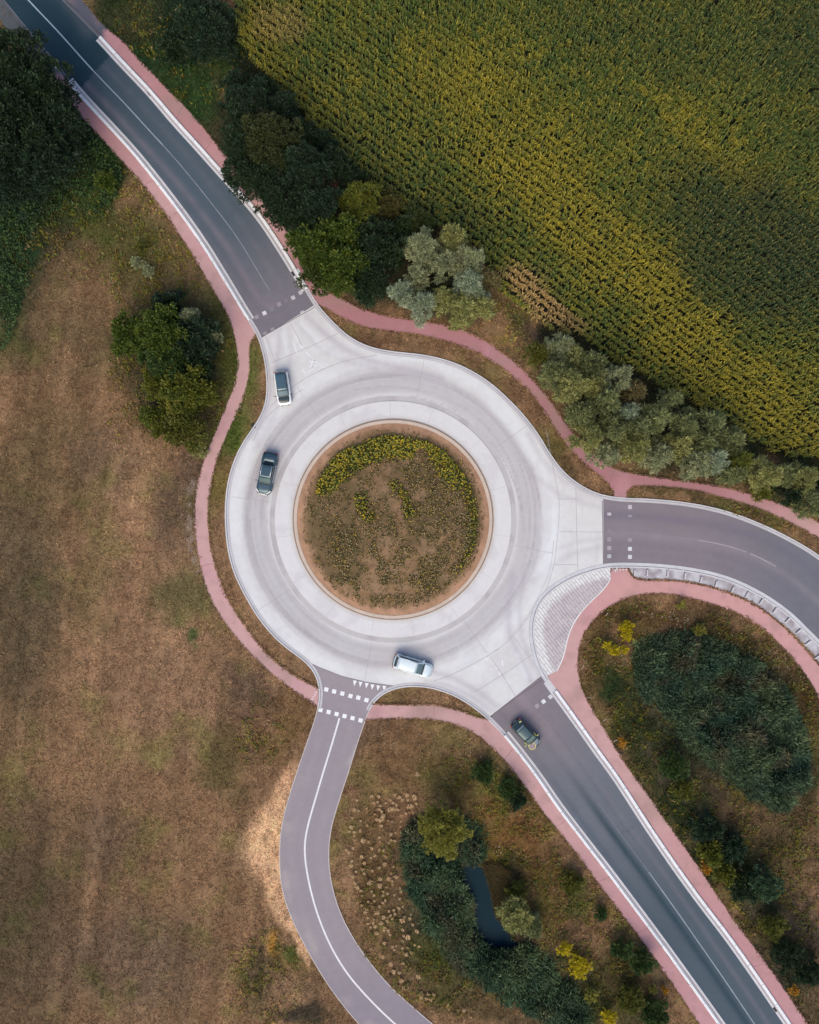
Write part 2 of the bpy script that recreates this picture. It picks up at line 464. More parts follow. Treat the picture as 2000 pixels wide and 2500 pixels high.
ZONES = [  # cx, cy, rx, ry, angle deg, colour, strength, edge roughness
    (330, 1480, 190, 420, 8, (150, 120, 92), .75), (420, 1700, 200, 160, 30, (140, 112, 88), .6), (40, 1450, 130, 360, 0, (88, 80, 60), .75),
    (40, 2250, 170, 360, 0, (76, 68, 52), .75), (330, 2350, 200, 150, 0, (104, 88, 72), .7), (260, 2050, 90, 130, 10, (102, 86, 72), .5),  # the two left-edge zones carry vignette darkening in the meadow colour
    (120, 1130, 150, 190, 0, (104, 88, 62), .6), (120, 800, 170, 150, 20, (105, 90, 66), .6), (260, 1120, 120, 90, 20, (118, 98, 78), .6), (380, 1210, 60, 120, 0, (150, 122, 90), .5),
    (445, 1200, 60, 170, 8, (96, 80, 66), .8), (440, 1460, 70, 90, -30, (88, 88, 55), .75), (470, 1560, 22, 18, 0, (62, 92, 48), .8), (600, 1680, 110, 60, 45, (100, 82, 68), .8),
    (560, 1850, 70, 100, 0, (92, 86, 52), .7), (700, 1760, 60, 70, 0, (112, 88, 58), .7), (690, 1820, 45, 60, 10, (104, 84, 52), .6), (230, 1420, 60, 130, 15, (100, 92, 58), .5),
   
    (700, 2340, 45, 90, -30, (112, 96, 56), .8), (665, 2310, 22, 32, 0, (180, 135, 62), .9), (715, 2330, 22, 30, 0, (82, 92, 48), .8), (640, 2380, 50, 90, 0, (78, 72, 52), .7),
    (720, 2430, 70, 50, -30, (142, 115, 90), .6), (740, 2480, 70, 35, 0, (58, 54, 46), .9),
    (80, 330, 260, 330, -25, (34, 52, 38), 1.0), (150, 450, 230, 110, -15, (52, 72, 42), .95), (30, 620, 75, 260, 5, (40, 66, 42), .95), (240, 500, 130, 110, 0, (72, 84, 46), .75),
    (330, 600, 120, 110, 30, (92, 92, 52), .75), (330, 470, 36, 70, 10, (135, 108, 80), .9), (440, 620, 50, 90, 30, (112, 94, 66), .7), (200, 430, 20, 14, 0, (140, 108, 84), .8),
    (400, 850, 170, 200, 0, (60, 66, 42), .9), (530, 780, 50, 130, -15, (80, 84, 46), .8), (500, 1000, 70, 110, 20, (82, 78, 50), .8), (370, 950, 50, 100, -20, (88, 76, 64), .8),
    (570, 860, 60, 40, 0, (90, 86, 50), .6),
    (600, 920, 60, 110, 0, (88, 96, 48), .9), (560, 1060, 45, 90, 25, (82, 92, 46), .9), (535, 1180, 35, 90, 5, (112, 92, 56), .7),
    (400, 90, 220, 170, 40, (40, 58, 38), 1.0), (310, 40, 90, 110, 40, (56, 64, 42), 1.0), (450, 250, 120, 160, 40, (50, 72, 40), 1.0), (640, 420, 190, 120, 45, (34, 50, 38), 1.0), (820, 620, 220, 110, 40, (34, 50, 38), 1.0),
    (330, 60, 70, 60, 40, (70, 72, 48), .8), (1060, 700, 160, 110, 20, (58, 62, 44), 1.0), (1250, 810, 90, 60, 40, (142, 114, 84), .95), (1265, 770, 60, 40, 40, (88, 84, 54), .9), (1330, 820, 60, 14, 38, (112, 96, 84), .8),
    (1320, 870, 50, 60, 40, (112, 96, 66), .8), (1500, 1010, 260, 110, 38, (58, 60, 44), 1.0), (1760, 1110, 260, 70, 20, (46, 56, 42), 1.0), (1970, 1190, 120, 60, 25, (40, 54, 40), 1.0),
    (880, 830, 120, 22, 12, (108, 84, 64), .8), (1200, 920, 150, 26, 40, (116, 90, 68), .8), (1370, 1120, 110, 22, 48, (92, 78, 54), .8), (1750, 1225, 260, 22, 15, (92, 82, 56), .8),
    (910, 1860, 140, 110, 0, (126, 100, 76), .8), (1010, 1860, 110, 100, 0, (122, 96, 66), .7), (1130, 1920, 120, 90, 30, (108, 96, 56), .8), (880, 1800, 60, 50, 0, (118, 96, 78), .6), (925, 1740, 130, 20, 0, (118, 92, 64), .7),
    (850, 2080, 30, 200, 5, (140, 110, 86), .8), (910, 2150, 60, 260, -5, (104, 88, 56), .6), (1180, 1885, 34, 26, 0, (64, 82, 44), .9), (1250, 1940, 50, 36, 40, (46, 68, 42), .9),
    (1250, 2050, 110, 110, 40, (126, 94, 56), .85), (1330, 2180, 110, 120, 45, (112, 88, 60), .85), (1420, 2200, 40, 60, 40, (84, 88, 48), .8), (1130, 2250, 180, 190, 40, (44, 60, 44), .9), (1080, 2080, 110, 90, 0, (46, 60, 44), .9),
    (1200, 2200, 40, 120, -20, (70, 62, 46), .8), (1215, 2130, 50, 50, 0, (56, 62, 40), .8), (1350, 2420, 90, 130, -35, (44, 62, 48), .9), (1050, 2330, 70, 50, 40, (84, 84, 48), .8), (1150, 2430, 110, 60, 30, (94, 82, 54), .7), (1260, 2500, 110, 30, 20, (90, 80, 56), .7),
    (1500, 2380, 90, 120, 40, (84, 78, 48), .85), (1420, 2440, 60, 90, 0, (70, 76, 46), .7), (1560, 2480, 60, 60, 0, (62, 74, 42), .7), (1590, 2360, 22, 80, -35, (126, 102, 84), .7),
    (1560, 1500, 170, 50, 5, (116, 88, 62), .9), (1450, 1620, 50, 110, 5, (120, 92, 60), .9), (1800, 1560, 160, 60, 35, (104, 84, 58), .9), (1960, 1720, 60, 130, -15, (108, 84, 56), .9),
    (1530, 1720, 70, 160, -20, (74, 80, 44), .9), (1490, 1670, 40, 60, 0, (56, 76, 44), .8), (1750, 1760, 220, 210, 30, (42, 62, 50), 1.0), (1590, 1870, 90, 120, -35, (72, 78, 44), .9),
    (1640, 1900, 46, 110, -38, (104, 88, 78), .85), (1720, 2010, 24, 120, -40, (118, 100, 92), .9), (1640, 1980, 60, 80, -40, (50, 66, 42), .9), (1750, 2080, 100, 140, -35, (50, 66, 42), .95),
    (1900, 2060, 130, 120, 0, (92, 78, 54), .8), (1960, 1900, 60, 90, 0, (74, 72, 46), .8), (1860, 2180, 70, 70, 0, (50, 64, 46), .9), (1880, 2280, 70, 70, 0, (66, 70, 46), .8),
    (1965, 2250, 45, 120, -30, (84, 78, 72), .85), (1940, 2380, 60, 80, 0, (44, 56, 40), .9), (1880, 2360, 20, 70, -35, (92, 82, 74), .8), (1800, 2180, 14, 120, -38, (94, 84, 74), .7), (1970, 2480, 50, 60, 0, (72, 66, 48), .7)]


def ground_col(X, Y):
    """ground colour by place (numpy, pixels)"""
    sh = X.shape
    n1 = fbm(X, Y, 120, 3, 5); n2 = fbm(X, Y, 45, 9, 4); n3 = fbm(X, Y, 14, 21, 3)
    st = fbm(X * 1.0, Y * 0.35, 16, 77, 3)
    C = np.empty(sh + (3,)); C[:] = D(134, 107, 80)
    wx = (fbm(X, Y, 70, 31, 4) - .5) * 90; wy = (fbm(X, Y, 70, 47, 4) - .5) * 90
    wx += (fbm(X, Y, 16, 5, 3) - .5) * 30; wy += (fbm(X, Y, 16, 6, 3) - .5) * 30
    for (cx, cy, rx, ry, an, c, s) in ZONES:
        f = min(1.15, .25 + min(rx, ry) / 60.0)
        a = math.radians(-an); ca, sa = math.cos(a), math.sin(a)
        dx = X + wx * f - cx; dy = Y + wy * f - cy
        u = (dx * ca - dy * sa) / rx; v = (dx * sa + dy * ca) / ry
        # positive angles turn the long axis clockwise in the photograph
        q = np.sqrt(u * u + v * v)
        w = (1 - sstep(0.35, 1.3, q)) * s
        if cx > 1430 and cy > 1450: c = [c[0] * .80, c[1] * .85, c[2] * .82]  # lower-right zones darker and more olive, partly imitating corner vignetting
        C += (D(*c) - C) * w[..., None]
    # dark rank growth between hedge and maize
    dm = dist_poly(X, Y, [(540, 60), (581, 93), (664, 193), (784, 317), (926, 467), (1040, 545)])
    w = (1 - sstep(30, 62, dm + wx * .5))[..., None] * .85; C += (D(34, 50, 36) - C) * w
    dm = dist_poly(X, Y, [(1345, 812), (1470, 870), (1640, 960), (1800, 1050), (2000, 1130)])
    w = (1 - sstep(22, 50, dm + wx * .5))[..., None] * .85; C += (D(46, 54, 38) - C) * w
    # sand worn bare on the outside of the bend
    dw = dist_poly(X, Y, O_W); left = X < 760
    wid = 20 + 80 * np.exp(-((Y - 2075) / 75) ** 2) + 26 * np.exp(-((Y - 1960) / 90) ** 2) + 20 * np.exp(-((Y - 2210) / 60) ** 2)
    w = (left * (1 - sstep(wid * .55, wid * 1.25, dw + wx * .22 + (n3 - .5) * 26)) * sstep(1840, 1900, Y) * (1 - sstep(2290, 2420, Y)))[..., None]
    C += (D(216, 176, 138) * (.85 + .3 * n3[..., None]) - C) * w * .95
    m = inside(X, Y, maize_poly)
    C[m] = D(40, 46, 40)
    n4 = vnoise(X, Y, 5.5, 91)
    soft = np.where(X < 640, .5, 1.0)
    lum = (1 + (n2 - .5) * .70 * soft) * (1 + (n3 - .47) * .7 * soft) * (0.86 + 0.28 * st) * (.85 + .34 * n4)
    C = C * lum[..., None]
    green = sstep(0.50, 0.72, n1 * 0.6 + n2 * 0.4)[..., None] * (1 - .9 * np.exp(-(((X - 650) / 80) ** 2 + ((Y - 2080) / 200) ** 2)))[..., None]
    C = C * (1 - green * (1 - np.array([0.80, 0.98, 0.72])))
    vst = fbm(X * 1.0 + Y * .12, Y * 0.10, 30, 177, 4)
    C = C * (1 + (vst - .5) * np.where(X < 640, .62, .2))[..., None]
    pk = sstep(.5, .7, fbm(X, Y, 38, 133, 3))[..., None]
    C = C * (1 + pk * (np.array([1.04, 1.0, 1.0]) - 1))
    C = C * np.where((X < 700) & (Y > 700), 1.12, 1.04)[..., None] * np.array([1.03, .995, .98])
    # bare tyre arcs where vehicles turn off the bend
    for pts in ([(545, 2088), (610, 2080), (660, 2078)], [(545, 2122), (620, 2118), (665, 2112)], [(590, 2050), (578, 2095), (600, 2150), (650, 2190)],
                [(604, 2045), (592, 2095), (612, 2140), (655, 2175)], [(575, 2285), (600, 2350), (618, 2430)], [(650, 2210), (652, 2300), (648, 2420)]):
        w = (1 - sstep(2, 6, dist_poly(X + wx * .06, Y + wy * .06, pts)))[..., None] * 0.35
        C += (D(175, 142, 110) - C) * w
    # crumbly verge beside the west path
    w = ((1 - sstep(4, 16, dist_poly(X + wx * .2, Y, [(470, 1180), (465, 1290), (470, 1360), (490, 1420)]))) * sstep(.45, .6, n3))[..., None] * .6
    C += (D(160, 142, 132) - C) * w
    return C


# ------------------------------------------------------------------ the ground: one sheet to the horizon
def axis(lo, hi, st, far):
    a = list(np.arange(lo, hi + st * .5, st))
    g = st; x = hi; r = []
    while x < far:
        g *= 1.6; x += g; r.append(x)
    g = st; x = lo; l = []
    while x > -far:
        g *= 1.6; x -= g; l.append(x)
    return np.array(l[::-1] + a + r)


gxs = axis(-56, 56, 0.25, 4000); gys = axis(-69, 69, 0.25, 4000)
GX, GY = np.meshgrid(gxs, gys)
PX = GX * S + 1000; PY = 1250 - GY * S
pxc = np.clip(PX, -400, 2400); pyc = np.clip(PY, -400, 2900)
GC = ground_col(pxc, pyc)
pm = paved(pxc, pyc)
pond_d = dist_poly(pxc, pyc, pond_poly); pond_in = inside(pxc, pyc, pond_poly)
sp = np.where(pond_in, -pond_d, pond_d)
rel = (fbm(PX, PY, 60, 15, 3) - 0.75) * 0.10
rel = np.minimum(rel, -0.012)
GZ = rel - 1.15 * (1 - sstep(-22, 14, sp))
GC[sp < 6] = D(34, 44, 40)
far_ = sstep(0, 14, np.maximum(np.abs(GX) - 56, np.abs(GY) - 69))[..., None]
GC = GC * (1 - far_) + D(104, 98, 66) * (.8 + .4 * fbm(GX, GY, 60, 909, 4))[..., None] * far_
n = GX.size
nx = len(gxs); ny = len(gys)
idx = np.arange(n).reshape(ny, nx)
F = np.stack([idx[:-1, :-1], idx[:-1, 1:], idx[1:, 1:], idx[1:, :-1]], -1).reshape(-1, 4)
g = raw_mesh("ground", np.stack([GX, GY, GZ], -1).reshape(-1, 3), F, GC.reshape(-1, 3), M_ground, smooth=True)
tag(g, kind="structure")
del GC, PX, PY, pxc, pyc

mw, nt, p = new_mat("dark_pond_water")
p.inputs["Base Color"].default_value = (0.005, 0.022, 0.036, 1); p.inputs["Roughness"].default_value = 0.3; p.inputs["Specular IOR Level"].default_value = 0.03
tc = node(nt, "ShaderNodeTexCoord"); nz = node(nt, "ShaderNodeTexNoise"); nz.inputs["Scale"].default_value = 3.0
bp = node(nt, "ShaderNodeBump"); bp.inputs["Strength"].default_value = 0.02; bp.inputs["Distance"].default_value = 0.01
nt.links.new(tc.outputs["Object"], nz.inputs["Vector"]); nt.links.new(nz.outputs[0], bp.inputs["Height"]); nt.links.new(bp.outputs[0], p.inputs["Normal"])
pw = [W(*q) for q in offset(pond_poly, -14)]
pa = np.array(pw); pb = np.array([W(*q) for q in offset(pond_poly, 14)])
if np.ptp(pb[:, 0]) > np.ptp(pa[:, 0]): pw = [tuple(q) for q in pb]
tri = tessellate_polygon([[Vector((x, y, 0)) for x, y in pw]])
o = raw_mesh("pond_water", [(x, y, -0.42) for x, y in pw], [list(t) for t in tri], mat=mw)
tag(o, kind="structure")


# ------------------------------------------------------------------ paved sheets
def sheet(name, poly, z, st, colfn, mat, skirt=0.12, jag=0.0):
    P = np.array(poly, float)
    keep = [0]
    for i in range(1, len(P)):
        if np.hypot(*(P[i] - P[keep[-1]])) > 1.2: keep.append(i)
    if np.hypot(*(P[keep[-1]] - P[0])) < 1.2: keep.pop()
    P = P[keep]
    if jag:
        P = P + np.stack([(vnoise(P[:, 0], P[:, 1], 7, 3) - .5) * jag, (vnoise(P[:, 0], P[:, 1], 7, 8) - .5) * jag], 1)
    st_px = st * S
    xs = np.arange(P[:, 0].min(), P[:, 0].max(), st_px); ys = np.arange(P[:, 1].min(), P[:, 1].max(), st_px)
    A, B = np.meshgrid(xs, ys)
    A = A + (rng.random(A.shape) - .5) * st_px * .3; B = B + (rng.random(B.shape) - .5) * st_px * .3
    A = A.ravel(); B = B.ravel()
    k = inside(A, B, P)
    A = A[k]; B = B[k]
    k = dist_poly(A, B, list(map(tuple, P)) + [tuple(P[0])]) > st_px * .4
    A = A[k]; B = B[k]
    nb = len(P)
    pts = [Vector(W(x, y)) for x, y in P] + [Vector(W(x, y)) for x, y in zip(A, B)]
    vs, es, fs, ov, oe, of = delaunay_2d_cdt(pts, [(i, (i + 1) % nb) for i in range(nb)], [list(range(nb))], 1, 1e-5)
    V = np.array([(v.x, v.y, z) for v in vs])
    X = V[:, 0] * S + 1000; Y = 1250 - V[:, 1] * S
    C = colfn(X, Y)
    F = [list(f) for f in fs]
    # orientation up
    a, b, c = F[0][:3]
    F = [f if np.cross(V[f[1]][:2] - V[f[0]][:2], V[f[2]][:2] - V[f[0]][:2]) > 0 else f[::-1] for f in F]
    # skirt down into the ground
    wb = np.array([W(x, y) for x, y in P]); b0 = len(V)
    V = np.vstack([V, np.c_[wb, np.full(nb, z)], np.c_[wb, np.full(nb, z - skirt)]])
    cb = colfn(P[:, 0], P[:, 1]); C = np.vstack([C, cb, cb])
    for i in range(nb):
        j = (i + 1) % nb
        F.append([b0 + i, b0 + j, b0 + nb + j, b0 + nb + i])
    return raw_mesh(name, V, F, C, mat)


def mixc(C, c, w):
    return C + (np.asarray(c) - C) * w[:, None]


def band(X, Y, pts, w0, w1):
    return 1 - sstep(w0, w1, dist_poly(X, Y, pts))


def col_nw(X, Y):
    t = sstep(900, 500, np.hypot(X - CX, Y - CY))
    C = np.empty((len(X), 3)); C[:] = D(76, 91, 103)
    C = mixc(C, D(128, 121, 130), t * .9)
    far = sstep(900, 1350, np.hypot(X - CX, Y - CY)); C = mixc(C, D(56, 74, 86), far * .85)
    sdv = sdist_poly(X, Y, centre_NW)
    nn = fbm(X, Y, 30, 4, 3)
    fade = 0.35 + 0.65 * t
    for o_, s_, wd in ((34, .55, 9), (62, .35, 8), (-28, .18, 9), (-58, .14, 9)):
        w = np.exp(-((sdv - o_) / wd) ** 2) * s_ * (0.6 + .8 * nn)
        C = mixc(C, D(134, 122, 132), np.clip(w * (0.7 + .5 * t), 0, 1))
    w = np.exp(-((sdv - 6) / 12) ** 2) * .5 * sstep(680, 500, np.hypot(X - CX, Y - CY)); C = mixc(C, D(160, 140, 150), w)
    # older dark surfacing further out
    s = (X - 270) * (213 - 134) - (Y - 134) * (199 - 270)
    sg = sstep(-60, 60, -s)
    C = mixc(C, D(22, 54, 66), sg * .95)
    w = sg * np.exp(-((dist_poly(X, Y, [(150, -20), (195, 45), (215, 75)]) - 0) / 20) ** 2) * .6; C = mixc(C, D(80, 88, 96), w)
    return C * (0.94 + .12 * nn)[:, None]


def col_e(X, Y):
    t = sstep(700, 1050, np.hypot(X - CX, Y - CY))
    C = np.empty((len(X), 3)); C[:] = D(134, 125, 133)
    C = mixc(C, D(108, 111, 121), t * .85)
    sdv = sdist_poly(X, Y, centre_E); nn = fbm(X, Y, 40, 14, 3)
    for o_, s_, wd, c in ((-42, .45, 12, (108, 104, 122)), (28, .25, 10, (112, 106, 122)), (52, .25, 9, (112, 106, 122)), (4, .35, 8, (150, 138, 148))):
        C = mixc(C, D(*c), np.exp(-((sdv - o_) / wd) ** 2) * s_ * (.5 + nn))
    return C * (0.94 + .12 * nn)[:, None]


def col_se(X, Y):
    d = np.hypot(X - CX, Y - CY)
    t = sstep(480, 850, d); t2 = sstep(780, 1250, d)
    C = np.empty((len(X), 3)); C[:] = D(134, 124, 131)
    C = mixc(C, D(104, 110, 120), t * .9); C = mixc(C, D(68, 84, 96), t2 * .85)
    sdv = sdist_poly(X, Y, centre_SE); nn = fbm(X, Y, 40, 24, 3)
    C = mixc(C, D(26, 58, 70), np.exp(-((sdv - 15) / 9) ** 2) * (0.15 + .85 * sstep(700, 950, d)) * (0.65 + .3 * nn))
    C = mixc(C, D(70, 84, 100), np.exp(-((sdv - 58) / 7) ** 2) * .5 * (0.3 + .7 * sstep(650, 900, d)))
    C = mixc(C, D(84, 90, 106), np.exp(-((sdv + 18) / 3) ** 2) * .35 * (1 - t2))
    C = mixc(C, D(120, 116, 126), np.exp(-((sdv + 28) / 6) ** 2) * .4)
    C = mixc(C, D(156, 140, 148), np.exp(-((sdv + 4) / 22) ** 2) * .5 * (1 - t))
    for a, b, s_ in (((1500, 2060), (1545, 2020), 1),):
        pass
    seam = sstep(0, 4, (X - 1462) * 45 / 60 + (Y - 2062)) * 0
    C = C * (0.94 + .12 * nn)[:, None]
    C = mixc(C, D(70, 78, 88), band(X, Y, [(1519, 2034), (1548, 2016)], .6, 2.2) * .6)
    C = mixc(C, D(96, 104, 114), band(X, Y, [(1470, 2010), (1495, 1990)], .6, 2.2) * 0)
    return C


def col_s(X, Y):
    C = np.empty((len(X), 3)); C[:] = D(154, 145, 151)
    nn = fbm(X, Y, 50, 34, 4)
    dw = dist_poly(X, Y, O_W)
    t = sstep(2250, 2500, Y); C = mixc(C, D(132, 126, 138), t * .6)
    C = mixc(C, D(176, 164, 160), np.exp(-((dw - 16) / 10) ** 2) * .7 * sstep(.5, .7, nn) * sstep(1850, 1950, Y))
    C = mixc(C, D(186, 178, 174), np.exp(-(dist_poly(X, Y, [(852, 1862), (862, 1850), (872, 1826)]) / 7) ** 2) * .6)
    sdv = sdist_poly(X, Y, centre_S)
    for o_ in (-48, -18, 18, 46):
        C = mixc(C, D(142, 132, 144), np.exp(-((sdv - o_) / 8) ** 2) * .3)
    return C * (0.94 + .12 * nn)[:, None]


def col_conc(X, Y):
    r = np.hypot(X - CX, Y - CY)
    nn = fbm(X, Y, 50, 44, 4); th = np.arctan2(Y - CY, X - CX)
    nr = vnoise(th * 300 + 2000, r * 3, 60, 2)            # streaks that follow the driving circle
    C = np.empty((len(X), 3)); C[:] = D(218, 217, 217)
    wob = (vnoise(th * 200 + 900, r * 0, 70, 5) - .5) * 10
    rr = r + wob
    arc_ = np.cos(th - math.radians(165)) * .25 + .85
    dark = np.exp(-((rr - 316) / 10) ** 2) * .6 + np.exp(-((rr - 352) / 9) ** 2) * .75 + np.exp(-((rr - 334) / 5) ** 2) * .25
    C = mixc(C, D(188, 184, 187), np.exp(-((rr - 332) / 27) ** 2) * .7)
    C = mixc(C, D(166, 158, 163), np.clip(dark * arc_ * (.7 + .6 * nr), 0, .9) * .8)
    for r_0, w_, s_ in ((306, 1.6, .5), (323, 1.5, .35), (341, 1.5, .4), (356, 1.8, .45), (366, 2.2, .3)):
        C = mixc(C, D(150, 143, 148), np.exp(-((r + 5 * np.sin(th * 2 + r_0) + 3 * np.sin(th * 5 + r_0) - r_0) / w_) ** 2) * s_ * sstep(.25, .7, vnoise(th * 120 + 2000, r * 0 + r_0, 60, 7)))
    C = mixc(C, D(226, 227, 230), np.exp(-((rr - 385) / 12) ** 2) * .6 * (.6 + .8 * nn))
    C = mixc(C, D(170, 162, 170), np.exp(-((rr - 347) / 1.6) ** 2) * .55)
    C = mixc(C, D(178, 170, 178), np.exp(-((rr - 362 - 8 * np.sin(th * 2)) / 2.2) ** 2) * .4 * nr)
    C = mixc(C, D(176, 168, 176), np.exp(-((rr - 309) / 2.0) ** 2) * .45 * nr)
    for pts, wd, s_ in (([(749, 773), (790, 812), (840, 850), (900, 880), (1010, 905), (1080, 925)], 9, .6), ([(728, 790), (770, 840), (840, 880), (920, 900)], 7, .4),
                        ([(684, 806), (682, 850), (668, 930), (650, 1010), (620, 1070)], 8, .5), ([(706, 800), (712, 860), (700, 940), (668, 1020), (630, 1090)], 7, .35), ([(655, 830), (663, 880), (660, 940)], 5, .3),
                        ([(1253, 1404), (1240, 1480), (1243, 1543), (1267, 1603), (1297, 1665)], 9, .6), ([(1280, 1400), (1268, 1480), (1272, 1550), (1295, 1610), (1318, 1650)], 7, .45),
                        ([(1060, 1640), (1110, 1655), (1170, 1690), (1225, 1733)], 8, .6), ([(1040, 1662), (1100, 1675), (1150, 1700), (1205, 1738)], 6, .45),
                        ([(1290, 1060), (1320, 1120), (1380, 1175), (1470, 1222)], 8, .35), ([(1260, 1090), (1300, 1160), (1370, 1210), (1470, 1240)], 8, .35),
                        ([(1300, 1420), (1340, 1385), (1400, 1350), (1470, 1335)], 8, .35), ([(1280, 1390), (1330, 1350), (1400, 1325), (1470, 1315)], 6, .3)):
        C = mixc(C, D(182, 174, 184), np.exp(-(dist_poly(X, Y, pts) / wd) ** 2) * s_ * (.6 + .7 * nn))
    for pts, wd, s_ in (([(735, 790), (790, 850), (830, 872)], 6, .5), ([(690, 815), (702, 860)], 5, .5), ([(1345, 1250), (1350, 1330), (1335, 1390)], 22, .6),
                        ([(1262, 1600), (1285, 1655)], 6, .5), ([(1130, 1600), (1200, 1660)], 18, .4), ([(1200, 985), (1260, 1060), (1300, 1120)], 12, .5)):
        C = mixc(C, D(230, 232, 236), np.exp(-(dist_poly(X, Y, pts) / wd) ** 2) * s_ * (.6 + .7 * nn))
    C = mixc(C, D(198, 193, 195), sstep(.5, .7, nr * .5 + nn * .5) * .3)
    dm = dist_poly(X, Y, [(700, 900), (680, 1000)])
    return C * (0.965 + .07 * vnoise(X, Y, 9, 66))[:, None]


def col_path(X, Y):
    nn = fbm(X, Y, 60, 54, 4)
    C = np.empty((len(X), 3)); C[:] = D(206, 164, 162)
    C = mixc(C, D(170, 112, 120), sstep(1150, 850, Y) * sstep(640, 760, X) * .75)           # newer deeper red on the north-east side
    C = mixc(C, D(168, 114, 122), sstep(1250, 1350, X) * sstep(1300, 1180, Y) * .8)
    C = mixc(C, D(172, 112, 120), sstep(520, 300, Y) * .55)
    C = mixc(C, D(214, 160, 158), sstep(1400, 1440, X) * sstep(1380, 1400, Y) * sstep(1800, 1600, Y) * .7)
    C = mixc(C, D(190, 138, 146), sstep(1900, 2300, Y) * .6)
    C = mixc(C, D(196, 148, 154), sstep(.5, .75, nn) * .5)
    s = (X - 248) * (73 - 89) - (Y - 89) * (266 - 248)
    top = sstep(-10, 10, s)
    C = mixc(C, D(96, 96, 108), top * ((X < 420) & (Y < 200)))
    C = mixc(C, D(160, 130, 124), sstep(.55, .75, fbm(X, Y, 18, 57, 4)) * .35)
    C = mixc(C, D(168, 140, 132), sstep(.6, .8, fbm(X * .7, Y, 90, 58, 3)) * .6)
    return C * (0.90 + .1 * nn)[:, None]


def col_strip(X, Y):
    nn = fbm(X, Y, 14, 64, 4)
    C = np.empty((len(X), 3)); C[:] = D(176, 170, 176)
    C = mixc(C, D(200, 198, 204), sstep(.45, .7, nn))
    C = mixc(C, D(146, 132, 136), sstep(.5, .3, nn) * .6)
    return C


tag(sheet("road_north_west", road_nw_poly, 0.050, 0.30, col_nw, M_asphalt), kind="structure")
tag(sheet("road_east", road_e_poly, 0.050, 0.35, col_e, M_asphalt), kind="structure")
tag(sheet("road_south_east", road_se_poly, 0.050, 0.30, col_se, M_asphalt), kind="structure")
tag(sheet("road_south", road_s_poly, 0.046, 0.35, col_s, M_asphalt), kind="structure")
tag(sheet("roundabout_road", conc_poly, 0.058, 0.22, col_conc, M_concrete), kind="structure")
tag(sheet("cycle_path_north_east", path_ne_poly, 0.070, 0.5, col_path, M_path, jag=4.0), kind="structure")
tag(sheet("cycle_path_west", path_w_poly, 0.070, 0.5, col_path, M_path, jag=4.0), kind="structure")
tag(sheet("cycle_path_south", path_s_poly, 0.070, 0.5, col_path, M_path, jag=3.0), kind="structure")
tag(sheet("cycle_path_east", path_e_poly, 0.070, 0.5, col_path, M_path, jag=3.0), kind="structure")
_sh = cut(O_W, (150, 180), (-90, -110))
tag(sheet("road_shoulder", _sh + offset(_sh, -30)[::-1], 0.048, 0.6, lambda X, Y: np.tile(D(84, 90, 96), (len(X), 1)) * (.8 + .4 * fbm(X, Y, 20, 3, 3))[:, None], M_asphalt, jag=8), kind="structure")
tag(sheet("concrete_strip", strip_poly, 0.062, 0.35, col_strip, M_kerb), kind="structure")

# block paving in the corner south of the east arm
mpv, nt, p = new_mat("concrete_block_paving")
at = node(nt, "ShaderNodeAttribute"); at.attribute_name = "Col"
tc = node(nt, "ShaderNodeTexCoord"); mp = node(nt, "ShaderNodeMapping"); mp.inputs["Rotation"].default_value = (0, 0, math.radians(52))
br = node(nt, "ShaderNodeTexBrick"); br.inputs["Scale"].default_value = 1.0; br.inputs["Mortar Size"].default_value = 0.05; br.inputs["Brick Width"].default_value = 1.6; br.inputs["Row Height"].default_value = 0.36
br.inputs["Color1"].default_value = (1.0, 0.99, 0.98, 1); br.inputs["Color2"].default_value = (0.88, 0.87, 0.87, 1); br.inputs["Mortar"].default_value = (0.62, 0.6, 0.6, 1)
nt.links.new(tc.outputs["Object"], mp.inputs[0]); nt.links.new(mp.outputs[0], br.inputs["Vector"])
mm = node(nt, "ShaderNodeMix", data_type='RGBA', blend_type='MULTIPLY'); mm.inputs[0].default_value = 1.0
nt.links.new(at.outputs["Color"], mm.inputs[6]); nt.links.new(br.outputs["Color"], mm.inputs[7]); nt.links.new(mm.outputs[2], p.inputs["Base Color"])
p.inputs["Roughness"].default_value = 0.9


def col_paver(X, Y):
    d = dist_poly(X, Y, O_SE); nn = fbm(X, Y, 16, 74, 4)
    C = np.empty((len(X), 3)); C[:] = D(206, 197, 201)
    C = mixc(C, D(232, 231, 232), 1 - sstep(20, 27, d + (nn - .5) * 5))
    C = mixc(C, D(206, 200, 204), band(X, Y, offset(O_SE, 0), 0, 1) * 0)
    C = mixc(C, D(186, 174, 182), sstep(.52, .75, nn) * .6 * sstep(24, 30, d))
    C = mixc(C, D(176, 168, 172), np.exp(-((d - 21) / 1.3) ** 2) * .4)
    return C


tag(sheet("block_paving", paver_poly, 0.090, 0.25, col_paver, mpv), kind="structure")


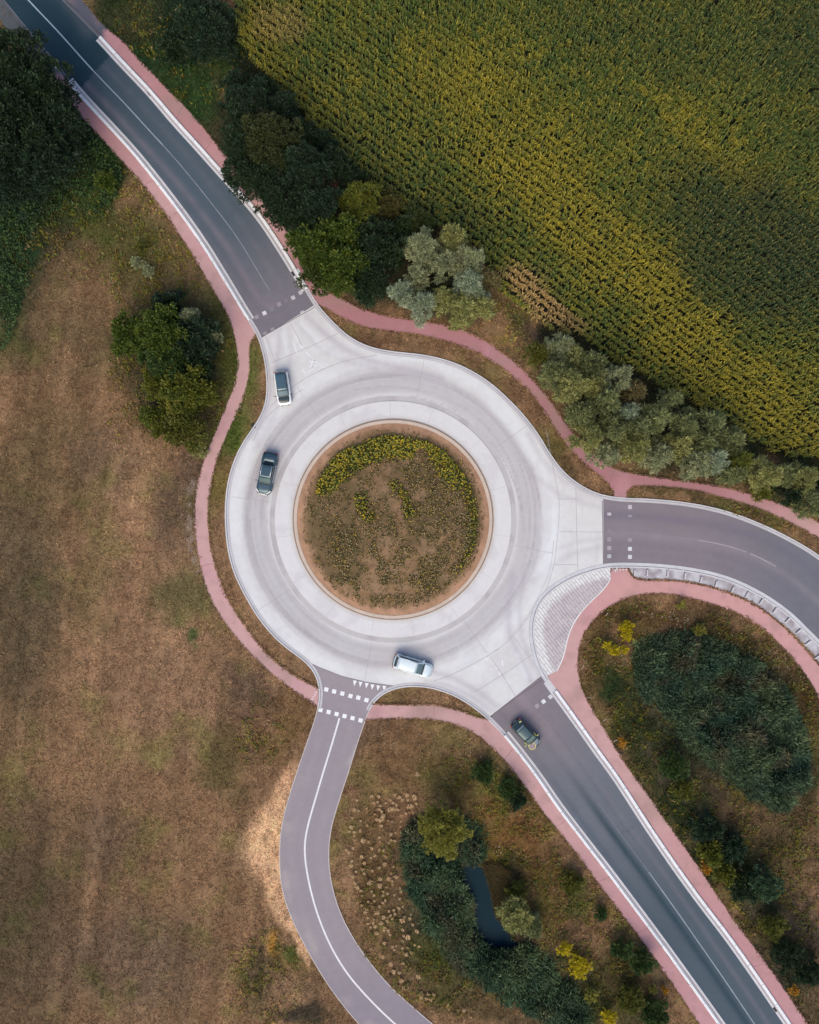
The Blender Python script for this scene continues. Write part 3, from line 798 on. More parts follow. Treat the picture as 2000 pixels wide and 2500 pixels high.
# ------------------------------------------------------------------ kerbs, gutters and edge blocks (strips that follow the edges)
def ribbon(mbv, mbf, mbc, line, a, b, z1, z0, c, closed=False, jv=0.05):
    """a strip between sideways offsets a and b (pixels), top at z1"""
    L = offset(line, a); R = offset(line, b)
    b0 = len(mbv)
    n = len(L)
    for i in range(n):
        xl, yl = W(*L[i]); xr, yr = W(*R[i])
        k = 1 + (float(hash2(np.array(i // 3), np.array(int(abs(L[i][0])) // 50), 3)) - .5) * 2 * jv
        for q in ((xl, yl, z0), (xl, yl, z1), (xr, yr, z1), (xr, yr, z0)):
            mbv.append(q); mbc.append(np.asarray(c) * k)
    for i in range(n - 1):
        for k in range(3):
            p0 = b0 + i * 4 + k; p1 = p0 + 4
            mbf.append([p0, p0 + 1, p1 + 1, p1])
    for i in (0, n - 1):
        q = b0 + i * 4; mbf.append([q, q + 1, q + 2, q + 3])


def strips(name, items):
    v, f, c = [], [], []
    for it in items: ribbon(v, f, c, *it)
    o = raw_mesh(name, v, f, np.array(c), M_kerb)
    return tag(o, kind="structure")


KL = D(208, 206, 210); KD = D(120, 112, 116); KM = D(188, 180, 184); KW = D(236, 238, 242); GU = D(196, 194, 200)


def plain_kerb(line, sgn, g=9.5, kw=3.2, kc=KL, gc=GU):
    return [(line, 0, sgn * kw, 0.125, 0.0, kc), (line, sgn * kw, sgn * (kw + 1.1), 0.064, 0.0, KD), (line, sgn * (kw + 1.1), sgn * g, 0.070, 0.0, gc),
            (line, sgn * g, sgn * (g + .7), 0.067, 0.0, D(168, 160, 166))]


def block_kerb(line, sgn):
    return [(line, sgn * 7, sgn * 10.5, 0.115, 0.0, KM), (line, sgn * 10.5, sgn * 11.5, 0.062, 0.0, KD), (line, sgn * 11.5, sgn * 17, 0.070, 0.0, KL)]


# the road lies on the right-hand side (in pixels) of O_NE, O_SW and O_W is walked the other way round
strips("kerb_north_east", plain_kerb(cut(O_NE, (40, -130), (246, 87)), 1, 6, 2.4, D(92, 96, 104), D(88, 94, 104)) + block_kerb(cut(O_NE, (248, 89), (753, 704)), 1)
       + plain_kerb(cut(O_NE, (753, 704), (2190, 1530)), 1))
strips("kerb_east", plain_kerb(cut(O_SE, (2150, 1780), (1341, 1658)), 1, 12, 3.5, KL, D(206, 206, 212)) + [(cut(O_SE, (1341, 1658), (1361, 1686)), 0, 17, 0.075, 0, KL)]
       + block_kerb(cut(O_SE, (1361, 1686), (2030, 2640)), 1))
strips("kerb_south", block_kerb(cut(O_SW, (1850, 2640), (1229, 1796)), 1) + plain_kerb(cut(O_SW, (1229, 1796), (900, 1737)), 1)
       + [(cut(O_SW, (900, 1737), (1150, 2570)), 0, 2.2, 0.072, 0.0, D(196, 186, 184))])
strips("kerb_west", [(cut(O_W, (960, 2590), (776, 1726)), 0, 2.2, 0.072, 0.0, D(196, 186, 184))] + plain_kerb(cut(O_W, (776, 1726), (605, 783)), 1)
       + block_kerb(cut(O_W, (605, 783), (166, 203)), 1) + plain_kerb(cut(O_W, (166, 203), (-90, -110)), 1, 7, 2.4, D(92, 96, 104), D(88, 94, 104)))
strips("white_edging", [(white_edge, -1.1, 1.1, 0.13, 0.0, KW)])


# raised white safety kerbs: each a thing of its own
def safety_kerb(line, sgn, label):
    e = empty("safety_kerb", (*W(*line[len(line) // 2]), 0))
    tag(e, label, "kerb barrier", "raised white concrete kerbs between road and cycle path")
    A = np.array(line); seg = np.r_[0, np.cumsum(np.hypot(*np.diff(A, axis=0).T))]
    L = seg[-1]; nblk = max(1, int(round(L / 58)))
    ox, oy = e.location.x, e.location.y
    for k in range(nblk):
        s0 = L * k / nblk + .5; s1 = L * (k + 1) / nblk - .5
        t = np.linspace(s0, s1, 7)
        pts = list(zip(np.interp(t, seg, A[:, 0]), np.interp(t, seg, A[:, 1])))
        v, f, c = [], [], []
        for a, b, z1, z0 in ((0, 7, .16, 0.0), (.9, 6.1, .24, .16)):
            ribbon(v, f, c, pts, sgn * a, sgn * b, z1, z0, KW * (1 + (rng.random() - .5) * .08), jv=0.0)
        v = [(x - ox, y - oy, z) for x, y, z in v]
        raw_mesh("block", v, f, np.array(c), M_kerb, parent=e)


safety_kerb(cut(O_NE, (248, 89), (753, 704)), 1, "long white raised kerb on the side of the north-west road nearest the maize and hedge")
safety_kerb(cut(O_W, (605, 783), (166, 203)), 1, "long white raised kerb between north-west road and the path beside the brown meadow")
safety_kerb(cut(O_SE, (1361, 1686), (2030, 2640)), 1, "white raised kerb on the south-east road beside the path skirting the reed bed")
safety_kerb(cut(O_SW, (1850, 2640), (1229, 1796)), 1, "white raised kerb on the south-east road beside the path above the pond")


# ------------------------------------------------------------------ centre island with its overrun ring
def disc(name, r0, r1, z, colfn, mat, dome=0.0, nr=None, nth=220, kind="structure"):
    nr = nr or max(2, int((r1 - r0) / 5))
    R = np.linspace(r0, r1, nr); T = np.linspace(0, 2 * np.pi, nth, endpoint=False)
    RR, TT = np.meshgrid(R, T, indexing='ij')
    X = CX + RR * np.cos(TT); Y = CY + RR * np.sin(TT)
    Z = z + dome * (1 - (RR / r1) ** 2)
    V = np.stack([(X - 1000) / S, (1250 - Y) / S, Z], -1).reshape(-1, 3)
    C = colfn(X.ravel(), Y.ravel())
    idx = np.arange(nr * nth).reshape(nr, nth)
    a = idx[:-1]; b = idx[1:]
    F = np.stack([a, np.roll(a, -1, 1), np.roll(b, -1, 1), b], -1).reshape(-1, 4)
    return tag(raw_mesh(name, V, F, C, mat, smooth=bool(dome)), kind=kind)


def col_apron(X, Y):
    r = np.hypot(X - CX, Y - CY); nn = fbm(X, Y, 30, 84, 4); n2 = fbm(X, Y, 8, 85, 3)
    C = np.empty((len(X), 3)); C[:] = D(220, 218, 219)
    C = mixc(C, D(206, 202, 206), sstep(.5, .7, nn) * .6)
    C = mixc(C, D(190, 180, 172), np.exp(-((r - 246) / 5) ** 2) * .7 * (.4 + n2))
    return C * (.97 + .06 * n2)[:, None]


def col_gut(X, Y):
    nn = fbm(X, Y, 24, 94, 4)
    C = np.empty((len(X), 3)); C[:] = D(194, 190, 191)
    return mixc(C, D(182, 177, 179), sstep(.45, .65, nn))


def col_island(X, Y):
    nn = fbm(X, Y, 50, 104, 4); n2 = fbm(X, Y, 12, 105, 3); r = np.hypot(X - CX, Y - CY)
    C = np.empty((len(X), 3)); C[:] = D(140, 112, 84)
    n3 = fbm(X, Y, 22, 106, 4)
    C = mixc(C, D(144, 118, 92), sstep(.45, .62, n3) * .7)
    C = mixc(C, D(104, 88, 62), sstep(.42, .62, nn) * .8 * (1 - sstep(200, 220, r)))
    C = mixc(C, D(176, 138, 112), sstep(212, 228, r + (n3 - .5) * 30))
    C = mixc(C, D(150, 118, 90), .7 * np.exp(-(dist_poly(X, Y, [(966, 1235), (985, 1300)]) / 12) ** 2))
    return C * (.74 + .52 * n2)[:, None]


M_kerb_c = M_kerb
disc("island_gutter_ring", 286, 301, 0.064, col_gut, M_concrete)
disc("island_overrun_ring", 244, 288.5, 0.115, col_apron, M_concrete)
v, f, c = [], [], []
circ = [(CX + 288.5 * math.cos(t), CY + 288.5 * math.sin(t)) for t in np.linspace(0, 2 * math.pi, 181)]
ribbon(v, f, c, circ, 0, .9, 0.113, 0.0, D(196, 190, 194))
circ = [(CX + 244 * math.cos(t), CY + 244 * math.sin(t)) for t in np.linspace(0, 2 * math.pi, 181)]
ribbon(v, f, c, circ, 2.0, 9.5, 0.22, 0.0, D(204, 186, 172))
ribbon(v, f, c, circ, -1.0, 2.0, 0.19, 0.0, D(150, 128, 112))
tag(raw_mesh("island_kerb", v, f, np.array(c), M_kerb), kind="structure")
island = disc("island_ground", 1, 236, 0.17, col_island, M_soil, dome=0.75, nr=60)

# ------------------------------------------------------------------ joints and painted markings: thin sheets on the paving
mv, mf, mc = [], [], []
jv_, jf_, jc_ = [], [], []


def mark_line(pts, w, z, c, V=None, F=None, C=None, wear=0.0):
    V = mv if V is None else V; F = mf if F is None else F; C = mc if C is None else C
    P = cat(pts, 8) if len(pts) > 2 else pts
    L = offset(P, -w / 2); R = offset(P, w / 2)
    b = len(V)
    for l, r in zip(L, R):
        V.append((*W(*l), z)); V.append((*W(*r), z))
        k = 1 - wear * random.random()
        C.append(np.asarray(c) * k); C.append(np.asarray(c) * k)
    for i in range(len(L) - 1):
        q = b + 2 * i; F.append([q, q + 1, q + 3, q + 2][::-1])


def mark_poly(pts, z, c):
    b = len(mv)
    for q in pts: mv.append((*W(*q), z)); mc.append(np.asarray(c))
    mf.append(list(range(b, b + len(pts))))


def square(x, y, s, ang, z, c, w=None):
    ca, sa = math.cos(math.radians(ang)), math.sin(math.radians(ang)); w = w or s
    mark_poly([(x + dx * ca - dy * sa, y + dx * sa + dy * ca) for dx, dy in ((-w / 2, -s / 2), (w / 2, -s / 2), (w / 2, s / 2), (-w / 2, s / 2))], z, c)


def tri_(x, y, w, h, ang, z, c):
    ca, sa = math.cos(math.radians(ang)), math.sin(math.radians(ang))
    mark_poly([(x + dx * ca - dy * sa, y + dx * sa + dy * ca) for dx, dy in ((-w / 2, -h / 2), (w / 2, -h / 2), (0, h / 2))], z, c)


WH = D(240, 240, 242); WM = D(196, 190, 198); WF = D(158, 150, 158); WL = D(218, 216, 222)
ZA = 0.054; ZS = 0.050; ZC = 0.062; ZP = 0.075
mark_line(cut(centre_NW, (-20, -100), (227, 172)), 3.2, ZA, D(170, 190, 196), wear=.15)
mark_line(cut(centre_NW, (227, 172), (400, 357)), 2.6, ZA, D(158, 168, 178), wear=.2)
mark_line(cut(centre_NW, (400, 357), (660, 712)), 1.9, ZA, D(150, 154, 164), wear=.25)
mark_line(cut(centre_S, (829, 1753), (1060, 2580)), 4.2, ZS, D(236, 234, 238), wear=.08)
mark_line(cut(centre_SE, (1462, 1962), (1584, 2129)), 1.6, ZA, D(120, 130, 140), wear=.2)
mark_line(cut(centre_SE, (1584, 2129), (1940, 2645)), 2.6, ZA, D(150, 164, 174), wear=.2)
mark_line(cut(centre_E, (1534, 1301), (1700, 1318)), 1.4, ZA, D(152, 142, 152), wear=.1)
mark_line(cut(centre_E, (1700, 1318), (1821, 1347)), 2.2, ZA, D(172, 164, 174), wear=.15)
mark_line(cut(centre_E, (1835, 1353), (1896, 1384)), 2.4, ZA, D(176, 170, 178), wear=.15)
for x, y in ((797, 1683), (816, 1688), (836, 1693), (856, 1699), (875, 1703), (895, 1709)): square(x, y, 10, 14, ZS, WH)
for x, y in ((783, 1733), (802.6, 1738), (822, 1743), (841.5, 1748), (861, 1753), (880.5, 1758.5)): square(x, y, 10, 14, ZS, WH)
for x, y in ((866, 1668), (880, 1671), (895, 1674), (909, 1677.5), (923, 1680), (938, 1681)): tri_(x, y, 9.5, 13.5, 8, ZS, WH)
for x, y, c in ((627, 774, WF), (646, 764.5, WL), (664, 755, D(136, 128, 138)), (682, 743, WF), (699, 735, D(132, 126, 138)), (716, 727, WM), (734, 714.5, WM), (648, 815, WF), (666, 805, WF), (739, 764, WM)):
    square(x, y, 9.5, -27, ZA, c)
for x, y, c in ((1311, 1723.5, D(166, 158, 166)), (1327, 1712.5, D(222, 224, 228)), (1344, 1701, D(210, 208, 214))): square(x, y, 9.5, -36, ZA, c)
for y, c, h in ((1255, WM, 7), (1296, D(146, 134, 146), 8), (1317, WF, 10), (1338, D(172, 166, 176), 10), (1358, D(190, 190, 198), 9)): square(1487.5, y, h, 1, ZA, c, 9.5)
for y, c, h in ((1238, WM, 10), (1260, WF, 6), (1318, D(160, 150, 160), 9), (1340, D(220, 222, 226), 9.5), (1359.5, D(212, 212, 218), 9.5)): square(1538, y, h, 1, ZA, c, 9.5)
for i in range(4): tri_(1507 + i * 7.2, 1391.5, 5.6, 7, 2, ZP, D(222, 196, 196))
for x, y in ((771, 1690), (768, 1695.5), (764.5, 1701), (761.5, 1707), (759, 1712.5)): tri_(x, y, 4.6, 7, 100, ZP, D(228, 204, 204))
for i in range(7): tri_(1192 + i * 4.9, 1757 + i * 4.3, 4.6, 8, 130 - 90 + 5, ZP, D(232, 212, 212))
for x, y in ((762, 721), (765, 727), (769, 733), (773, 737)): tri_(x, y, 4.6, 6.5, -120, ZP, D(206, 168, 174))
# worn arrow-like marks at the two concrete mouths
for a, b, w in (((716, 836), (727, 868), 1.6), ((731, 842), (744, 856), 2.2), ((748, 860), (760, 872), 2.2), ((764, 876), (776, 888), 2.0), ((778, 888), (790, 898), 1.6), ((762, 886), (770, 878), 2.6),
                ((755, 895), (775, 893), 2.2), ((757, 880), (764, 896), 2.0), ((738, 902), (746, 912), 1.6), ((722, 820), (728, 836), 1.4), ((752, 908), (768, 900), 1.4), ((781, 905), (792, 900), 1.2),
                ((1184, 1605), (1190, 1612), 3), ((1209, 1590), (1216, 1584), 1.8), ((1226, 1612), (1229, 1626), 2.0), ((1218, 1640), (1222, 1650), 2.2), ((1196, 1632), (1202, 1636), 1.8), ((1233, 1660), (1244, 1668), 2.0),
                ((1210, 1628), (1220, 1636), 1.6), ((1240, 1672), (1248, 1680), 1.6)):
    mark_line([a, b], w, ZC, D(236, 240, 246))
tag(raw_mesh("road_markings", mv, mf, np.array(mc), M_paint), kind="structure")
JC = D(172, 165, 172)


def joint(pts, w=1.0, c=JC): mark_line(pts, w, ZC, c, jv_, jf_, jc_)


joint([(1334, 1050), (1350, 1140), (1365, 1215), (1365, 1257), (1362, 1298), (1354, 1372), (1345, 1405), (1333, 1440)]); joint([(1406, 1190), (1408, 1300), (1411, 1400)])
joint([(1362, 1218), (1406, 1218)]); joint([(1365, 1298), (1474, 1299)]); joint([(1353, 1378), (1411, 1379)]); joint([(1470.5, 1222), (1473, 1380)], 1.6, D(110, 100, 108))
joint([(706, 785), (722, 812), (737, 842)]); joint([(664, 885), (745, 852), (826, 814)]); joint([(660, 992), (716, 944), (765, 913), (838, 883), (919, 867)]); joint([(648, 818), (672, 884)], .8)
joint([(1060, 1662), (1100, 1648), (1170, 1613), (1229, 1575), (1274, 1529), (1302, 1487)], 1.2); joint([(1197, 1603), (1229, 1651), (1262, 1705)]); joint([(1159, 1689), (1235, 1642), (1302, 1596)]); joint([(1256, 1557), (1291, 1603)])
joint([(1205, 1742), (1326, 1657)], 1.6, D(110, 100, 108)); joint([(769, 750), (636, 825)], 1.6, D(110, 100, 108))
joint([(749, 1615), (780, 1629), (833, 1650), (893, 1665), (950, 1673), (985, 1675)], 1.4, D(140, 130, 138))
joint([(CX + 347 * math.cos(t), CY + 347 * math.sin(t)) for t in np.linspace(0, 2 * math.pi, 120)], .55)
joint([(620, 1075), (640, 1030), (690, 985), (740, 950)], .9); joint([(1240, 1560), (1290, 1500), (1340, 1400), (1352, 1320)], .7)
for d in (12, 55, 100, 146, 188, 234, 281, 325):
    t = math.radians(d)
    joint([(CX + 303 * math.cos(t), CY + 303 * math.sin(t)), (CX + 398 * math.cos(t), CY + 398 * math.sin(t))], .7, D(168, 160, 166))
b = len(jv_)
for d in range(5, 365, 24):
    t = math.radians(d + random.uniform(-4, 4))
    mark_line([(CX + 250 * math.cos(t), CY + 250 * math.sin(t)), (CX + 287 * math.cos(t), CY + 287 * math.sin(t))], .8, 0.119, D(196, 190, 194), jv_, jf_, jc_)
tag(raw_mesh("paving_joints", jv_, jf_, np.array(jc_), M_paint), kind="structure")
for pts, w in (([(1385, 1380), (1405, 1420)], 1),):
    pass
# cross joints in the red paths
pj_v, pj_f, pj_c = [], [], []
for a, b in (((425, 523), (449, 510)), ((345, 455), (380, 437)), ((480, 1385), (521, 1376)), ((1060, 1721), (1060, 1760)), ((1200, 855), (1190, 880)), ((1500, 1150), (1488, 1184)),
             ((1366, 2014), (1380, 2002)), ((1465, 2150), (1490, 2140)), ((1560, 2275), (1590, 2262)), ((1230, 1855), (1252, 1828)), ((1870, 2350), (1835, 2362)), ((380, 235), (365, 222)), ((430, 292), (445, 262)), ((500, 372), (516, 345))):
    mark_line([a, b], 1.0, 0.075, D(150, 108, 114), pj_v, pj_f, pj_c)
tag(raw_mesh("path_joints", pj_v, pj_f, np.array(pj_c), M_paint), kind="structure")

# ------------------------------------------------------------------ leaf cards, crowns, trees
def unit(a): return a / (np.linalg.norm(a, axis=-1, keepdims=True) + 1e-9)


def leaf_cards(P, A, Nn, L, Wd, C, fold=0.0):
    """diamond leaves: P base, A long axis, Nn rough normal, L length, Wd width, C colour"""
    A = unit(A); B = unit(np.cross(A, Nn))
    L = L[:, None]; Wd = Wd[:, None]
    U = unit(np.cross(B, A))
    V = np.stack([P, P + A * L * .45 + B * Wd * .5 + U * L * fold, P + A * L, P + A * L * .45 - B * Wd * .5 + U * L * fold], 1).reshape(-1, 3)
    F = np.arange(len(P) * 4).reshape(-1, 4)
    return V, F, np.repeat(C, 4, axis=0)


def crown_arrays(r, z0, z1, style, pal, seed, dens=1.0, openness=0.0, flat=1.0):
    """crown between heights z0 and z1, radius r, built of leafy sprays; local to the trunk foot"""
    q = np.random.default_rng(seed)
    hz = (z1 - z0) / 2; zc = (z0 + z1) / 2
    spray = dict(willow=.62, broad=.72, fine=.50, bush=.42)[style] * (0.8 + .06 * r)
    spray = min(spray, r * .55) * (1.12 if style == 'willow' else 1)
    ncl = int(max(5, 2.6 * (r / spray) ** 2 * (1 - .35 * openness)))
    cl = []
    th0 = q.random() * 6.28
    lob = [(q.random() * 6.28, .75 + .45 * q.random()) for _ in range(5)]
    for i in range(ncl):
        a = th0 + i * 2.39996 + q.normal() * .25
        rho = math.sqrt((i + .5) / ncl)
        k = 1 + .16 * math.sin(3 * a + lob[0][0]) + .12 * math.sin(5 * a + lob[1][0]) + q.normal() * .07
        rr = max(0, r * k - spray * .6) * rho
        dz = math.sqrt(max(0.0, 1 - rho * rho * .85)) if style != 'willow' else 1 - 1.35 * rho ** 2
        z = zc + hz * dz * flat + q.normal() * spray * .45 - spray * .3
        cl.append((rr * math.cos(a), rr * math.sin(a), max(z, z0 + .1), spray * q.uniform(.65, 1.25), 1))
    for i in range(int(ncl * (.8 if style != 'willow' else .35))):                     # the sides and the inside, seen through the gaps
        a = q.random() * 6.28; u = q.random()
        z = z0 + (zc + hz * .5 - z0) * q.random()
        rr = (r - spray * .6) * (u ** .35) * (.8 + .2 * math.sin(math.pi * min(1, (z - z0) / (2 * hz) + .3)))
        cl.append((rr * math.cos(a), rr * math.sin(a), z, spray * q.uniform(.7, 1.1), .55))
    Vs, Cs = [], []
    for (cx, cy, cz, cr, w) in cl:
        n = int(dens * w * dict(willow=250, broad=150, fine=250, bush=190)[style] * (cr / .7) ** 2)
        if n < 6: n = 6
        d = q.normal(size=(n, 3)); d[:, 2] = np.abs(d[:, 2]) * .9 - .18
        d = unit(d)
        outw = np.array([cx, cy, (cz - zc) * .8]); outw = outw / (np.linalg.norm(outw) + .01)
        d = unit(d + outw * .35)
        # a few twigs per spray: leaves gather along them
        nt_ = max(4, n // (16 if style == 'willow' else 9)); tw = unit(q.normal(size=(nt_, 3)) * [1, 1, .7] + outw * .5 + [0, 0, .45])
        ti = q.integers(0, nt_, n)
        t = q.random(n) ** .6
        base = np.array([cx, cy, cz]) + tw[ti] * (t * cr)[:, None] + q.normal(size=(n, 3)) * cr * .13
        ax = unit(tw[ti] * 1.0 + d * .75 + q.normal(size=(n, 3)) * .3)
        if style == 'willow': L = q.uniform(.22, .42, n); Wd = L * q.uniform(.22, .34, n)
        elif style == 'fine': L = q.uniform(.16, .30, n); Wd = L * q.uniform(.38, .55, n)
        elif style == 'bush': L = q.uniform(.14, .28, n); Wd = L * q.uniform(.4, .6, n)
        else: L = q.uniform(.2, .36, n); Wd = L * q.uniform(.5, .7, n)
        nn = unit(q.normal(size=(n, 3)) * .55 + [0, 0, 1])
        if openness > 0: L *= 1.1
        V, F, _ = leaf_cards(base, ax, nn, L, Wd, np.zeros((n, 3)))
        m1 = q.random(); tip = q.random(n)
        c = pal[0] * (1 - m1) + pal[1] * m1
        c = c[None] * (1 - .55 * tip[:, None] ** 2) + pal[2][None] * (.55 * tip[:, None] ** 2)
        c = c * q.uniform(.72, 1.28, (n, 1)) * q.uniform(.85, 1.15)
        Vs.append(V); Cs.append(np.repeat(c, 4, axis=0))
    V = np.concatenate(Vs); C = np.concatenate(Cs)
    return V, np.arange(len(V)).reshape(-1, 4), C, cl


def tree(name, px, py, rpx, h, style, pal, label, cat, group, dens=1.0, openness=0.0, z0=None, lean=(0, 0), seed=None):
    seed = seed if seed is not None else int(px * 7 + py * 13)
    z0 = h * .22 if z0 is None else z0
    zc = z0 + (h - z0) * .7
    x, y = Wz(px, py, zc); r = rpx / S * (H - zc) / H * (.93 if style == 'willow' else 1)
    e = empty(name, (x, y, 0)); tag(e, label, cat, group)
    V, F, C, cl = crown_arrays(r, z0, h, style, pal, seed, dens, openness)
    raw_mesh("crown" if h > 2.2 else "foliage", V, F, C, M_leaf, parent=e)
    q = random.Random(seed)
    m = MB()
    r0 = .05 + .022 * h
    top = z0 + (h - z0) * .55
    pts = [Vector((0, 0, -.1)), Vector((q.uniform(-.1, .1), q.uniform(-.1, .1), top * .5)), Vector((q.uniform(-.2, .2), q.uniform(-.2, .2), top))]
    m.tube(pts[0], pts[1], r0, r0 * .75, cap=False); m.tube(pts[1], pts[2], r0 * .75, r0 * .35)
    tops = [c for c in cl if c[4] == 1]
    for c in tops[::max(1, len(tops) // 9)]:
        t = q.uniform(.15, .9); s = pts[1].lerp(pts[2], t)
        e_ = Vector(c[:3]); mid = s.lerp(e_, .5) + Vector((0, 0, -.12 * (e_ - s).length))
        m.tube(s, mid, r0 * .38, r0 * .26, 6, False); m.tube(mid, e_, r0 * .26, r0 * .08, 6)
    m.build("trunk" if h > 2.2 else "stems", M_bark, e, smooth=True)
    return e


def pal(a, b, c): return (np.array(D(*a)), np.array(D(*b)), np.array(D(*c)))


P_DARK = pal((38, 58, 40), (48, 68, 44), (70, 86, 50))
P_DEEP = pal((40, 60, 42), (50, 70, 50), (66, 84, 54))
P_BRIGHT = pal((60, 84, 34), (74, 94, 38), (142, 146, 52))
P_YEL = pal((126, 128, 58), (146, 142, 62), (190, 178, 84))
P_YGR = pal((80, 96, 40), (108, 112, 42), (152, 146, 54))
P_SILV = pal((132, 142, 104), (156, 162, 120), (212, 208, 160))
P_SBLU = pal((134, 150, 124), (156, 168, 136), (208, 212, 176))
P_SGRN = pal((118, 128, 76), (150, 152, 90), (222, 210, 136))
P_SDRK = pal((98, 112, 74), (126, 134, 88), (200, 196, 130))
P_BRN = pal((110, 104, 66), (126, 114, 74), (156, 140, 96))
P_GOLD = pal((178, 160, 26), (204, 184, 34), (228, 208, 44))
P_ORNG = pal((176, 122, 36), (196, 140, 44), (220, 168, 60))
P_OLIV = pal((84, 92, 40), (104, 106, 44), (136, 130, 56))
P_MIDG = pal((54, 82, 42), (70, 92, 46), (98, 112, 56))

HEDGE = "trees in the dark hedge between the road and the maize"
WILL = "silver-green willows in the row along the red path"
CLUMP = "silver willows in the clump by the corner of the maize"
WOOD = "dark trees at the upper left edge"
T = []
# the dark wood in the upper left corner
for a in ((20, 160, 90, 9, P_DARK, "dark tree at the left edge of the photo, topmost of the wood beside the road"),
          (98, 215, 72, 9, P_DARK, "dark tree overhanging the kerb where the left path begins"),
          (30, 300, 100, 10, P_DARK, "big dark tree with a yellowish side branch at the left edge"),
          (140, 290, 60, 8, P_DEEP, "dark tree whose crown hangs over the upper end of the left path"),
          (100, 390, 75, 8, P_DEEP, "dark tree above the bramble bank left of the north-west road"),
          (10, 440, 80, 8, P_DEEP, "dark tree at the left edge just above the green brambles")):
    T.append(tree("broadleaf_tree", *a[:4], 'broad', a[4], a[5], "tree", WOOD, dens=.95))
# hedge north-east of the road
for a in ((498, 62, 68, 7.5, 'broad', P_DEEP, "dark rounded tree at the top edge beside the corner of the maize"),
          (430, 118, 40, 4, 'broad', P_DARK, "small dark tree in the grass below the top edge, left of the rounded one"),
          (576, 210, 36, 4.5, 'fine', P_DEEP, "small dull green tree at the upper end of the hedge"),
          (606, 262, 60, 7.5, 'fine', P_DEEP, "grey-green tree near the upper end of the hedge by the maize"),
          (690, 268, 40, 6, 'fine', P_DEEP, "narrow dark tree touching the maize at the hedge's upper end"),
          (592, 350, 50, 8, 'fine', P_DARK, "dark tree hanging over the red path beside the bent kerb"),
          (660, 345, 72, 9, 'fine', pal((60, 70, 42), (72, 80, 46), (98, 98, 54)), "largest brown-tinged dark tree in the middle of the hedge"),
          (590, 432, 46, 7, 'fine', P_DARK, "dark tree whose twigs reach across the white kerb"),
          (734, 330, 42, 6, 'fine', P_DARK, "dark tree beside the maize behind the largest hedge tree"),
          (650, 450, 58, 8, 'fine', P_DARK, "black-green tree in the hedge over the hidden stretch of path"),
          (745, 415, 62, 8.5, 'fine', P_DEEP, "bluish dark tree in the hedge next to the maize edge"),
          (815, 402, 40, 6, 'fine', P_DARK, "small very dark tree at the maize edge above the yellow one"),
          (700, 520, 46, 7, 'fine', P_DARK, "dark tree whose edge touches the red path opposite the drain"),
          (775, 500, 55, 8, 'fine', P_DEEP, "grey-green tree between the yellow-leaved tree and the road"),
          (884, 492, 48, 6.5, 'fine', P_YGR, "yellow-leaved tree standing out in the dark hedge"),
          (950, 500, 32, 4.5, 'fine', pal((84, 84, 44), (96, 92, 48), (120, 110, 60)), "small brownish-green bush tree right of the yellow-leaved tree"),
          (840, 566, 42, 7, 'broad', P_BRIGHT, "tree with light leaf tips just below the yellow-leaved tree"),
          (766, 600, 60, 7.5, 'broad', P_BRIGHT, "bright green tree over the path at the road mouth"),
          (905, 590, 55, 6, 'broad', P_DARK, "dark tree in the gap between the bright green tree and the silver willow"),
          (830, 650, 58, 7, 'broad', P_BRIGHT, "fresh green spreading tree at the lower end of the hedge"),
          (770, 672, 40, 5.5, 'broad', pal((62, 80, 38), (76, 90, 42), (112, 118, 50)), "low green tree filling the corner above the path's painted teeth"),
          (900, 690, 50, 5, 'broad', P_DARK, "dark low tree between the bright green one and the path bend"),
          (960, 620, 38, 5, 'broad', P_DARK, "dark shrub-like tree left of the silver clump"),
          (640, 215, 34, 4.5, 'fine', P_DARK, "low dark shrub-like tree against the maize near the hedge's upper end"),
          (860, 440, 36, 4.5, 'fine', P_DARK, "low dark tree squeezed between the yellow-leaved tree and the maize"),
          (790, 350, 30, 4, 'fine', P_DEEP, "low dark tree in the notch of the maize edge"),
          (985, 560, 34, 4, 'broad', P_DARK, "dark low tree behind the silver clump"),
          (1015, 545, 42, 4, 'fine', pal((62, 78, 42), (74, 86, 46), (104, 108, 56)), "low olive tree between the silver clump and the maize")):
    T.append(tree("broadleaf_tree", a[0], a[1], a[2], a[3], a[4], a[5], a[6], "tree", HEDGE))
# silver clump
for a in ((1030, 605, 46, 6.5, P_SILV, "silver willow with spiky sprays at the upper left of the clump"),
          (1085, 640, 40, 6, P_SILV, "silver willow in the middle of the clump, above its dark hollow"),
          (1105, 580, 36, 5.5, P_SGRN, "green-tinged willow at the top of the clump beside the maize"),
          (1148, 632, 38, 6, P_SILV, "pale willow at the upper right of the clump"),
          (978, 712, 30, 5, P_SBLU, "blue-silver willow reaching out leftmost of the clump"),
          (1018, 672, 30, 5, P_SILV, "small silver willow left of the hollow in the clump"),
          (1150, 695, 42, 6, P_SBLU, "broad pale willow at the right middle of the clump"),
          (1194, 680, 25, 4.5, P_BRN, "brownish willow, rightmost of the clump"),
          (1034, 742, 38, 5.5, P_SBLU, "blue-silver willow leaning over the path at the clump's lower edge"),
          (1084, 730, 32, 5, P_SGRN, "small olive willow low in the middle of the clump"),
          (1130, 750, 42, 5.5, P_SGRN, "olive-silver willow at the lower right of the clump"),
          (1180, 745, 30, 5, P_SGRN, "willow at the clump's right edge above the bare grass"),
          (1110, 795, 13, 2.6, P_SGRN, "small willow sucker growing onto the red path below the clump")):
    T.append(tree("willow_tree", a[0], a[1], a[2], a[3] * 1.2, 'willow', a[4], a[5], "willow", CLUMP, dens=1.05, openness=.25, z0=a[3] * .3))
